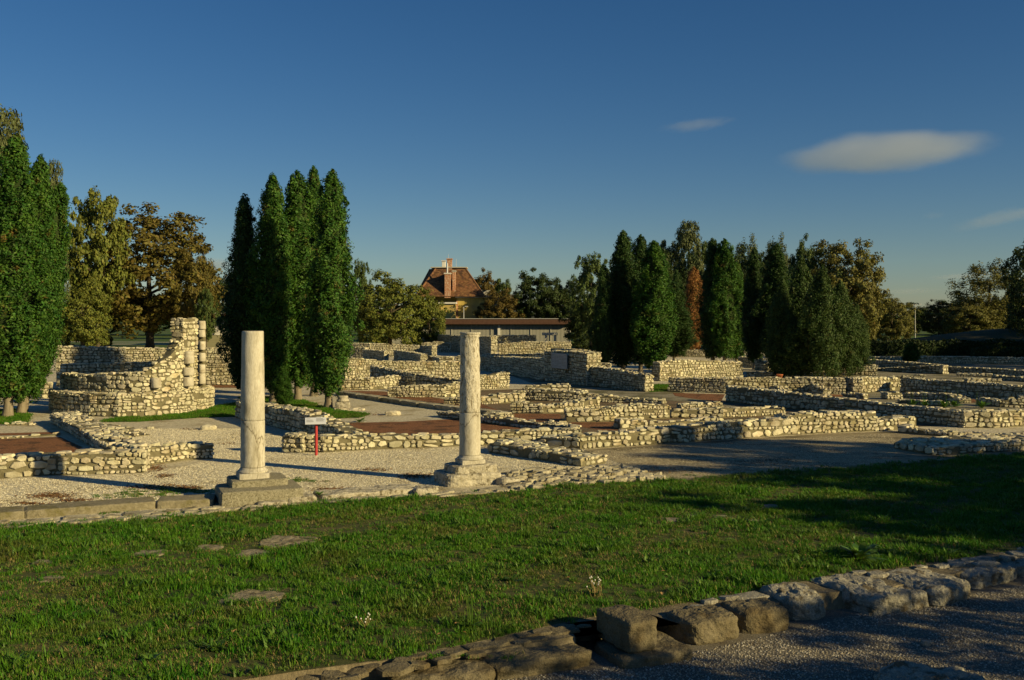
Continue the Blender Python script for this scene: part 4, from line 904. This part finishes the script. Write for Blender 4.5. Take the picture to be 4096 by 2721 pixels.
X, Y, dryness, hv_ = X[keep], Y[keep], dryness[keep], hv_[keep]; n = len(X)
u = rs.rand(n)+.12*np.clip((15-Y)/4, 0, 1); idx = np.where(u < .38, 0, np.where(u < .64, 1, np.where(u < .73, 2, np.where(u < .80, 3, np.where(u < .92, 4, 5)))))
idx = np.where((dryness > .0) & (rs.rand(n) < .55), 3, idx); idx = np.where((dryness < -.3) & (rs.rand(n) < .35), 2, idx)
rot = np.stack([rs.normal(size=n)*.06, rs.normal(size=n)*.06, rs.rand(n)*6.28], 1)
instancer('lawn_grass', 'short green and dry grass covering the front lawn', 'grass', np.stack([X, Y, np.full(n, .008)], 1), rot, rs.uniform(.5, 1.1, n)*np.where(dryness > .3, .72, 1.0)*np.clip(1+.45*hv_, .6, 1.7), idx, TC)
# grass on the small lawns farther off, and sparse weeds in the gravel
pl = []; 
for poly in [[(-300, 1690), (20, 1700), (110, 1690), (130, 1660), (60, 1640), (-300, 1640)], [(390, 1690), (470, 1672), (600, 1668), (760, 1652), (840, 1630), (950, 1612), (945, 1668), (800, 1672), (560, 1688)], [(950, 1590), (1180, 1590), (1330, 1640), (1480, 1658), (1440, 1672), (1320, 1676), (1150, 1665), (1040, 1640)], [(2600, 1570), (2680, 1566), (2680, 1540), (2600, 1540)]]:
    w = np.array([P(*p)[:2] for p in poly]); a0, a1 = w.min(0), w.max(0); c = rs.uniform(a0, a1, (int((a1-a0).prod()*70), 2))
    pl.append(c[poly_mask(c[:, 0], c[:, 1], [tuple(q) for q in w])])
pl = np.vstack(pl); n = len(pl)
instancer('patch_grass', 'short bright grass on the small patches among the ruins', 'grass', np.column_stack([pl, np.full(n, .009)]), np.stack([np.zeros(n), np.zeros(n), rs.rand(n)*6.28], 1), rs.uniform(.7, 1.2, n), rs.choice([0, 1, 2, 3], n, p=[.45, .35, .1, .1]), TC)
c = []
for (x, y, sx, sy, m_) in [(560, 1980, 130, 14, 90), (700, 1965, 60, 10, 50), (800, 1968, 60, 8, 40), (1180, 1925, 70, 8, 60), (1500, 2000, 160, 6, 60), (2480, 1932, 200, 8, 160), (3000, 1906, 200, 8, 60), (900, 2052, 500, 6, 110), (300, 2096, 300, 6, 80), (1700, 2630, 300, 10, 30)]:
    q = np.column_stack([rs.normal(x, sx*.6, m_), rs.normal(y, sy*.6, m_)]); c.append(np.array([P(*t)[:2] for t in q]))
c = np.vstack(c); n = len(c)
instancer('gravel_weeds', 'sparse weedy tufts growing in the gravel', 'weeds', np.column_stack([c, np.zeros(n)]), np.stack([np.zeros(n), np.zeros(n), rs.rand(n)*6.28], 1), rs.uniform(.4, .9, n), rs.choice([1, 3, 5], n), TC)
# a few fallen leaves on the lawn are scattered with the litter below
# pebbles on the near track
pebs = []
for s in range(5):
    bm = bmesh.new(); bmesh.ops.create_icosphere(bm, subdivisions=1, radius=1); r = random.Random(s)
    for v in bm.verts: v.co = Vector((v.co.x*r.uniform(.8, 1.2), v.co.y*r.uniform(.7, 1), v.co.z*r.uniform(.5, .7)))
    pebs.append(bpy.data.objects.new('pebble', bm_mesh('pebble', bm, mat('pebble_%d' % s, *[((.22, .20, .15), (.34, .31, .25)), ((.30, .27, .20), (.42, .38, .30)), ((.16, .14, .11), (.24, .22, .18)), ((.26, .22, .15), (.36, .31, .22)), ((.40, .37, .30), (.5, .47, .39))][s], 8, rand=.25))))
PC = hidden_collection('pebbles', pebs)
n = 90000; X = rs.uniform(-2, 10, n); Y = rs.uniform(10.6, 18, n); px = CX+X/Y*FPX; py = HY+(CAM_H-TZ)/Y*FPX
k = poly_mask(px, py, [(1100, 2850), (1560, 2760), (2000, 2720), (2600, 2650), (3000, 2560), (3500, 2440), (4000, 2360), (4300, 2300), (4300, 2850)]); X, Y = X[k], Y[k]; n = len(X)
instancer('track_gravel', 'loose grey gravel on the track at lower right', 'gravel', np.stack([X, Y, np.full(n, TZ+.003)], 1), rs.rand(n, 3)*np.array([.5, .5, 6.28]), rs.uniform(.006, .016, n), rs.randint(0, 5, n), PC)

cp = []
for q in range(4):
    me = pebs[q].data.copy(); me.materials.clear(); me.materials.append(mat('court_pebble_%d' % q, *[((.62, .56, .39), (.78, .72, .52)), ((.52, .46, .31), (.66, .60, .42)), ((.36, .30, .18), (.46, .39, .25)), ((.68, .63, .47), (.80, .75, .58))][q], 8, rand=.2)); cp.append(bpy.data.objects.new('pebble', me))
CC = hidden_collection('court_pebbles', cp)
n = 260000; X = rs.uniform(-16, 16, n); Y = rs.uniform(20.2, 36, n); px = CX+X/Y*FPX; py = HY+CAM_H/Y*FPX
k = poly_mask(px, py, [(-200, 2100), (0, 2068), (860, 2010), (1300, 1985), (1720, 1950), (2030, 1940), (2300, 1900), (2640, 1925), (3000, 1900), (3560, 1850), (3600, 1790), (3560, 1735), (2960, 1765), (2510, 1795), (2330, 1810), (2350, 1860), (1960, 1815), (1850, 1790), (1140, 1815), (1130, 1740), (945, 1680), (480, 1690), (560, 1790), (850, 1790), (850, 1840), (580, 1896), (-200, 1925)]) & (px > -120); X, Y = X[k], Y[k]; n = len(X)
instancer('court_gravel', 'loose pale gravel around the two columns', 'gravel', np.stack([X, Y, np.full(n, .003)], 1), rs.rand(n, 3)*np.array([.5, .5, 6.28]), rs.uniform(.006, .016, n), np.where(X > 2.0, rs.randint(1, 3, n), rs.randint(0, 4, n)), CC)
lf = []
for q in range(3):
    me = mesh('fallen_leaf', [(-.5, 0, 0), (-.1, -.32, .10), (.5, 0, .02), (-.1, .32, .12)], [(0, 1, 2, 3)], mat('fallen_leaf_%d' % q, *[((.16, .07, .03), (.24, .11, .045)), ((.22, .13, .05), (.30, .19, .08)), ((.10, .05, .025), (.15, .08, .035))][q], 8, rand=.2)); lf.append(bpy.data.objects.new('leaf', me))
LC = hidden_collection('leaves', lf); c = []
for (x, y, sx, sy, m_) in [(210, 1985, 90, 9, 420), (290, 2003, 60, 5, 160), (120, 2016, 50, 4, 120), (640, 1950, 110, 8, 420), (610, 1872, 50, 12, 260), (660, 1905, 40, 6, 120), (760, 1955, 50, 7, 200), (1500, 1880, 60, 5, 120), (1660, 1905, 60, 8, 320), (1340, 1960, 90, 6, 260), (1560, 1955, 70, 6, 150), (760, 1718, 30, 3, 60), (900, 1776, 40, 3, 60), (2200, 1905, 120, 10, 260), (2560, 1915, 80, 6, 150), (1500, 1660, 60, 5, 120), (1250, 1640, 60, 6, 160), (3100, 1850, 200, 14, 200), (2700, 1880, 200, 12, 200)]:
    q = np.column_stack([rs.normal(x, sx*.6, m_), rs.normal(y, sy*.7, m_)]); c.append(np.array([P(*t)[:2] for t in q]))
lx = np.column_stack([rs.uniform(-9, 9, 420), rs.uniform(11.5, 25, 420)]); lx = lx[poly_mask(CX+lx[:, 0]/lx[:, 1]*FPX, HY+CAM_H/lx[:, 1]*FPX, LAWN_PX)]; nl = len(lx); c.append(lx)
c = np.vstack(c); n = len(c)
instancer('fallen_leaves', 'brown fallen leaves lying in patches on gravel and lawn', 'leaves', np.column_stack([c, np.where(np.arange(n) >= n-nl, .065, .012)]), np.stack([rs.normal(size=n)*.2, rs.normal(size=n)*.2, rs.rand(n)*6.28], 1), rs.uniform(.04, .085, n), rs.randint(0, 3, n), LC)

def rosette(name, label, x, y, n, L, w, seed, m=M_WEED, stems=0, stem_h=.3, heads=None, z=.01, up=.9, group=None):
    r = random.Random(seed); root = empty(name, P(x, y)+UP*z, label, 'plant', group); V = []; F = []
    for i in range(n):
        a = i*2.4+r.uniform(-.3, .3); l = L*r.uniform(.6, 1.1); e = r.uniform(.25, up); d = Vector((math.cos(a), math.sin(a), 0)); s = Vector((-d.y, d.x, 0)); b = len(V); K = 5
        for j in range(K+1):
            t = j/K; c = d*l*t*math.cos(e)+UP*(l*(math.sin(e)*t-.55*t*t*math.sin(e)*.9)); ww = w*math.sin(math.pi*min(.97, .12+t*.86))*.5
            V += [c-s*ww, c+s*ww+UP*ww*.3]
        for j in range(K): F.append((b+2*j, b+2*j+1, b+2*j+3, b+2*j+2))
    link('leaves', mesh('leaves', V, F, m), root)
    for i in range(stems):
        a = r.random()*6.28; q = L*.5*r.random(); p0 = Vector((q*math.cos(a), q*math.sin(a), 0)); p1 = p0+Vector((r.uniform(-.08, .08), r.uniform(-.08, .08), stem_h*r.uniform(.6, 1.1)))
        st = link('stem', mesh('stem', *tube_arrays([p0, p0.lerp(p1, .5)+Vector((.01, 0, 0)), p1], [.006, .005, .004], 5), M_DRY if heads else M_WEED), root)
        if heads:
            bm = bmesh.new(); bmesh.ops.create_icosphere(bm, subdivisions=1, radius=.012); h_ = link('seed_head', bm_mesh('seed_head', bm, heads), st); h_.location = p1
    return root
rosette('dock_plant', 'big leafy dock plant in the right lawn near the front blocks', 3440, 2240, 36, .55, .12, 1, up=1.25)
rosette('flowering_weed', 'weed clump with pale seed heads above the upright cube', 2380, 2385, 20, .22, .03, 2, stems=16, stem_h=.24, heads=M_WHITEFL)
rosette('flowering_weed', 'small white-headed weed clump in the lower middle lawn', 1460, 2520, 18, .22, .035, 3, stems=9, stem_h=.16, heads=M_WHITEFL)
rosette('tall_weed', 'weed with tall thin stems in the lower middle lawn', 1880, 2515, 18, .26, .035, 4, stems=6, stem_h=.5)
for i, (x, y, lab) in enumerate([(2230, 2260, 'plantain rosette in the middle of the lawn'), (1150, 2560, 'leafy weed in the lower left lawn, right one'), (850, 2600, 'leafy weed in the lower left lawn, middle one'), (600, 2650, 'leafy weed at the bottom left of the lawn'), (2900, 2300, 'leafy weed behind the rounded dark block'), (1450, 2260, 'leafy weed in the lawn below the slab'), (2050, 2330, 'leafy weed in the lawn left of the upright cube')]):
    rosette('leafy_weed', lab, x, y, 16, .24, .04, 20+i, group='leafy weeds in the lawn')
rosette('crack_plant', 'small green plant in the gap right of the stepped pedestal', 1276, 2000, 12, .22, .05, 40, z=.1)
rosette('sprout', 'lone sprout at the corner of the red gravel bed', 1437, 1690, 10, .45, .10, 41, stems=2, stem_h=.5)
for i, (x, y, lab) in enumerate([(3652, 1625, 'tall weed in the right field, leftmost'), (3702, 1630, 'tall weed in the right field, second'), (3775, 1632, 'bushy weed in the right field, third'), (3817, 1628, 'weed by the lit wall end in the right field'), (3928, 1634, 'weed right of the red patch in the right field')]):
    rosette('field_weed', lab, x, y, 24, .65, .10, 50+i, up=1.4, group='weeds in the right field', stems=3, stem_h=.8)

# ------------------------------------------------------------------ buildings
def X_(x, d): return (x-CX)/FPX*d
def Z_(y, d): return CAM_H-(y-HY)*d/FPX
def museum(label, d, x0, x1, ytop, yfas, ybot, bays, rz=0, dark=False):
    root = empty('museum_pavilion', (X_((x0+x1)/2, d), d, 0), label, 'building'); rp = root.location
    a, b = X_(x0, d)-rp.x, X_(x1, d)-rp.x; zt, zf = Z_(ytop, d), Z_(yfas, d)
    box('flat_roof', ((a+b)/2, 3.5, (zt+zf)/2), (b-a, 9, zt-zf), M_BROWNFAS, root, 0, .03)
    box('roof_edge', ((a+b)/2, -1.03, zt+.03), (b-a+.1, .12, .06), M_STEEL, root)
    box('back_wall', ((a+b)/2, 3.0, zf/2), (b-a-.4, .2, zf-.02), M_GLASSF if not dark else M_MORTAR, root)
    n = bays
    for i in range(n+1):
        x = a+.3+(b-a-.6)*i/n; box('mullion', (x, 0.0, zf/2-.01), (.10, .12, zf-.02), M_CONC, root)
    for i in range(n):
        x = a+.3+(b-a-.6)*(i+.5)/n; w = (b-a-.6)/n-.12
        g = box('glass_panel', (x, .06, zf/2-.01), (w, .04, zf-.04), M_GLASSF, root)
        ns = 14
        for j in range(ns): box('blind_slat', (-w/2+w*(j+.5)/ns, -.03, 0), (w/ns*.62, .015, zf-.3), M_SLAT, g)
    return root
mu = museum('long flat-roofed museum pavilion with glass front below the house', 140, 1560, 2290, 1276, 1298, 1340, 9)
pw = box('white_pillar', (X_(1996, 140)-mu.location.x, -.15, 1.5), (.36, .25, 3.0), M_WHITEP, mu)
mv = museum('museum wing with brown roof seen between the ruin and the cypresses', 142, 780, 1010, 1254, 1275, 1330, 4, dark=True)
pod = empty('podium', (X_(915, 132), 132, 0), 'olive striped concrete podium in front of the museum wing', 'podium')
for i in range(7): box('course', (0, 0, .12+i*.235), (9.5, .5-.01*(i % 2), .225), M_PODIUM, pod)
r = random.Random(11)
for i in range(15):
    x = 862+i*7.4; h = r.uniform(.5, 1.15); p = Vector((X_(x, 132), 132, 1.67))
    pale = i % 4 != 3
    w = r.uniform(.16, .34)
    bm = bmesh.new(); box_bm(bm, (0, 0, h/2), (w, .25, h), 0, .03)
    if i % 3 == 0: box_bm(bm, (0, 0, h+.04), (w*1.3, .3, .1), 0, .02)
    if i % 3 == 1: box_bm(bm, (0, 0, .06), (w*1.4, .32, .12), 0, .02)
    o = link('carved_stone', bm_mesh('carved_stone', bm, M_WHITEP if pale else M_FLAG)); o.location = p; tag(o, 'carved stone fragment displayed on the museum podium', 'carved stone', 'carved stones on the podium')

hd = 160.
house = empty('villa', (X_(1816, hd), hd+5, 0), 'yellow villa with a steep truncated tiled roof behind the museum', 'house'); hp = house.location
def hv(x, y, z): return Vector((x-hp.x, y-hp.y, z))
zb, zt = Z_(1187, hd), Z_(1068, hd); xl, xr, tl, tr = X_(1662, hd), X_(1940, hd), X_(1739, hd), X_(1857, hd)
fy, by, fty, bty = hd, hd+11, hd+3.2, hd+8
rv = [hv(xl, fy, zb), hv(xr, fy, zb), hv(xr, by, zb), hv(xl-1.2, by, zb), hv(tl, fty, zt), hv(tr, fty, zt), hv(tr, bty, zt), hv(tl-1.4, bty, zt)]
roof = link('roof', mesh('roof', rv, [(0, 1, 5, 4), (1, 2, 6, 5), (2, 3, 7, 6), (3, 0, 4, 7), (4, 5, 6, 7), (3, 2, 1, 0)], M_TILE), house)
# tile courses: each course a strip of tiles, joined as one covering per slope
def tiles(A, B, C, D, nm):
    """quad A B (eave) C D (ridge)"""
    V = []; F = []; rows = 26; n_ = (B-A).cross(D-A).normalized(); rr = random.Random(5)
    for i in range(rows):
        t0, t1 = i/rows, (i+1.15)/rows
        l0, r0 = A.lerp(D, t0), B.lerp(C, t0); l1, r1 = A.lerp(D, min(1, t1)), B.lerp(C, min(1, t1)); k = max(4, int((r0-l0).length/.34))
        for j in range(k):
            s0, s1 = (j+.04)/k, (j+.96)/k; o_ = n_*(.05+rr.uniform(0, .03)); b = len(V)
            V += [l0.lerp(r0, s0)+o_, l0.lerp(r0, s1)+o_, l1.lerp(r1, s1)+n_*.015, l1.lerp(r1, s0)+n_*.015]; F.append((b, b+1, b+2, b+3))
    o = link(nm, mesh(nm, V, F, M_TILE), roof); o['kind'] = 'stuff'
tiles(rv[0], rv[1], rv[5], rv[4], 'tiles'); tiles(rv[3], rv[0], rv[4], rv[7], 'tiles'); tiles(rv[1], rv[2], rv[6], rv[5], 'tiles')
box('ridge_trim', hv((tl+tr)/2-.3, fty+1.8, zt+.08), (tr-tl+1.2, 4.4, .14), M_CONC, roof)
for a, b in ((0, 4), (1, 5), (3, 7)): link('hip_tiles', mesh('hip_tiles', *tube_arrays([rv[a], rv[b]], [.14, .14], 6), M_TILE), roof)
box('main_wall', hv((X_(1826, hd)+X_(1975, hd))/2, hd+1.2, zb/2), (X_(1975, hd)-X_(1826, hd), .6, zb-.02), M_YELLOW, house)
box('side_wall', hv((X_(1700, hd)+X_(1826, hd))/2, hd+3.5, zb/2), (X_(1826, hd)-X_(1700, hd)+.02, .6, zb-.02), M_YELLOW, house)
box('cornice', hv((X_(1826, hd)+X_(1960, hd))/2, hd+.7, zb-.06), (X_(1960, hd)-X_(1826, hd)+.5, .5, .22), M_WHITEP, house)
zw = Z_(1216, hd)
box('wing_wall', hv((X_(1740, hd)+X_(1824, hd))/2, hd+.2, zw/2), (X_(1824, hd)-X_(1740, hd), 3.0, zw), M_YELLOW, house)
box('wing_cornice', hv((X_(1740, hd)+X_(1824, hd))/2, hd+.15, zw+.12), (X_(1824, hd)-X_(1740, hd)+.3, 3.5, .25), M_WHITEP, house)
box('corner_strip', hv(X_(1827, hd), hd+.8, zb/2-.3), (.28, .2, zb-.8), M_BRICK, house)
def stack(nm, x0, x1, y0, y1, y, m, cap=None):
    z0_, z1_ = Z_(y1, hd), Z_(y0, hd); o = box(nm, hv(X_((x0+x1)/2, hd), y, (z0_+z1_)/2), (X_(x1, hd)-X_(x0, hd), .9, z1_-z0_), m, house, 0, .02)
    if cap: box('cap', (0, 0, (z1_-z0_)/2+.08), (X_(x1, hd)-X_(x0, hd)+.2, 1.1, .18), cap, o)
    return o
stack('chimney', 1778, 1802, 1096, 1192, hd+.5, M_BRICK, M_WHITEP); stack('chimney', 1783, 1803, 1034, 1100, hd+3.4, M_BRICK, M_BRICK); stack('chimney', 1809, 1821, 1086, 1184, hd+1.0, M_BRICK, M_CONC); stack('chimney', 1758, 1772, 1038, 1072, hd+6, M_WHITEP, M_STEEL)
z0_, z1_ = Z_(1094, hd), Z_(1053, hd)
o = link('flue_pipe', mesh('flue_pipe', *tube_arrays([(0, 0, 0), (0, 0, z1_-z0_)], [.13, .13], 10), M_STEEL, True), house); o.location = hv(X_(1788, hd), hd+.6, z0_)
for x, y0, y1 in ((1787, 1010, 1034), (1819, 1031, 1068)):
    o = link('aerial', mesh('aerial', *tube_arrays([(0, 0, 0), (0, 0, (y1-y0)*hd/FPX)], [.03, .02], 5), M_STEEL), house); o.location = hv(X_(x, hd), hd+4, Z_(y1, hd))
sk = box('skylight', hv(X_(1842, hd), hd+.72, Z_(1165, hd)), (.55, .12, .6), M_WHITEP, house); sk.rotation_euler = (math.radians(-32), 0, 0)
o = link('curved_gable', lathe('curved_gable', [(1.5, -.15), (1.6, 0), (1.5, .15)], 28, M_CONC), house); o.location = hv(X_(1955, hd), hd+2.0, Z_(1200, hd)); o.rotation_euler = (math.radians(90), 0, 0)
def lamp(label, x, y0, d, arm=.5, two=False):
    root = empty('street_lamp', (X_(x, d), d, 0), label, 'street lamp'); h = Z_(y0, d)
    link('pole', mesh('pole', *tube_arrays([(0, 0, 0), (0, 0, h)], [.08, .05], 8), M_STEEL, True), root)
    for s in ((1, -1) if two else (1,)):
        link('arm', mesh('arm', *tube_arrays([(0, 0, h-.1), (s*arm, 0, h+.02)], [.04, .03], 6), M_STEEL), root)
        box('lamp_head', (s*(arm+.2), 0, h+.02), (.5, .25, .12), M_STEEL, root, 0, .03)
lamp('short dark lamp post in front of the villa wall', 1855, 1227, 152, .2)
lamp('tall double street lamp against the sky at right', 3661, 1218, 190, .7, True)
# doorframe of three stones
dq = 122.
tri = empty('stone_doorframe', (X_(2199, dq), dq, .0), 'small doorframe of three pale stones among the far ruins', 'doorframe')
for x in (2184, 2221): box('jamb', (X_(x, dq)-tri.location.x, 0, Z_(1342, dq)/2), (.3, .4, Z_(1342, dq)), M_CONC, tri, 0, .03)
box('lintel', (0, 0, (Z_(1331, dq)+Z_(1342, dq))/2+.005), (1.85, .5, Z_(1331, dq)-Z_(1342, dq)), M_CONC, tri, 0, .04)
# lattice trellis panels behind the junipers
for (x, lab) in ((3326, 'wooden lattice panel under the junipers, left'), (3368, 'wooden lattice panel under the junipers, right')):
    d = 67.5; root = empty('lattice_panel', (X_(x, d), d, 0), lab, 'trellis', 'lattice panels'); w, h = .5, 1.15
    for s in (-1, 1): box('post', (s*w/2, 0, h/2), (.05, .05, h), M_WOOD, root)
    for s in (-1, 1):
        for k in range(-3, 6):
            o = box('lattice_slat', (0, s*.012, h/2+(k-1)*.2), (.64, .012, .035), M_WOOD, root); o.rotation_euler = (0, s*math.radians(42), 0)
pot = link('flower_pot', lathe('flower_pot', [(.14, 0), (.2, .3), (.22, .3), (.22, .36), (.18, .36), (.16, .3)], 16, M_POT)); pot.location = P(3118, 1520); tag(pot, 'terracotta flower pot under the junipers', 'flower pot')

# ------------------------------------------------------------------ clouds
def cloud(label, x, y, wpx, hpx, d, tilt, dens, seed, name='cloud', thick=.8, ns=2.2, na=.9, e0=1.38, e1=.75):
    me = bpy.data.meshes.new(name); bm = bmesh.new(); bmesh.ops.create_icosphere(bm, subdivisions=4, radius=1); bm.to_mesh(me); bm.free()
    m = bpy.data.materials.new('cloud_vapour'); m.use_nodes = True; N = m.node_tree.nodes; L = m.node_tree.links; N.remove(N['Principled BSDF'])
    pv = N.new('ShaderNodeVolumePrincipled'); pv.inputs['Color'].default_value = (.80, .84, .88, 1); pv.inputs['Anisotropy'].default_value = .2
    tc = N.new('ShaderNodeTexCoord'); ln = N.new('ShaderNodeVectorMath'); ln.operation = 'LENGTH'
    no = N.new('ShaderNodeTexNoise'); no.inputs['Scale'].default_value = ns; no.inputs['Detail'].default_value = 4
    mp = N.new('ShaderNodeMapping'); mp.inputs['Location'].default_value = (seed, seed*.7, 0); mp.inputs['Scale'].default_value = (1.2, 1, .5); L.new(tc.outputs['Object'], mp.inputs[0]); L.new(mp.outputs[0], no.inputs['Vector'])
    L.new(tc.outputs['Object'], ln.inputs[0])
    su = N.new('ShaderNodeMath'); su.operation = 'MULTIPLY_ADD'; su.inputs[1].default_value = na; L.new(no.outputs['Fac'], su.inputs[0]); L.new(ln.outputs['Value'], su.inputs[2])
    mr = N.new('ShaderNodeMapRange'); mr.interpolation_type = 'SMOOTHSTEP'; mr.inputs[1].default_value = e0; mr.inputs[2].default_value = e1; mr.inputs[3].default_value = 0; mr.inputs[4].default_value = dens; L.new(su.outputs[0], mr.inputs[0])
    L.new(mr.outputs[0], pv.inputs['Density']); L.new(pv.outputs[0], N['Material Output'].inputs['Volume'])
    me.materials.append(m)
    o = link(name, me); p = AT(x, y, d); o.location = p; s = d/FPX
    o.scale = (wpx/2*s, wpx/2*s*thick, hpx/2*s); o.rotation_euler = (0, math.radians(-tilt), 0); tag(o, label, 'cloud')
    return o
cloud('large lens-shaped cloud high on the right', 3540, 610, 960, 185, 3000, 4, .0030, 1.0, thick=.6, na=.55, e0=1.22, e1=.85)
cloud('small thin streak of cloud left of the lens-shaped one', 2790, 500, 360, 60, 3000, 8, .003, 4.0, thick=.5)
cloud('faint long cloud low at the right edge', 4010, 870, 520, 80, 4000, 12, .0015, 7.0, thick=.5)
cloud('tiny faint wisp left of the low right cloud', 3735, 862, 110, 40, 4000, 5, .0015, 9.0, thick=.5)
cloud('grey streak cloud above the right willow', 3870, 1105, 420, 36, 6000, 3, .0015, 12., thick=.5)
cloud('lower grey streak cloud near the street lamp', 3640, 1165, 320, 30, 6000, 2, .0012, 15., thick=.5)
cloud('small bright cumulus behind the chestnut', 850, 1060, 220, 70, 7000, 0, .006, 17., thick=.6, ns=3)
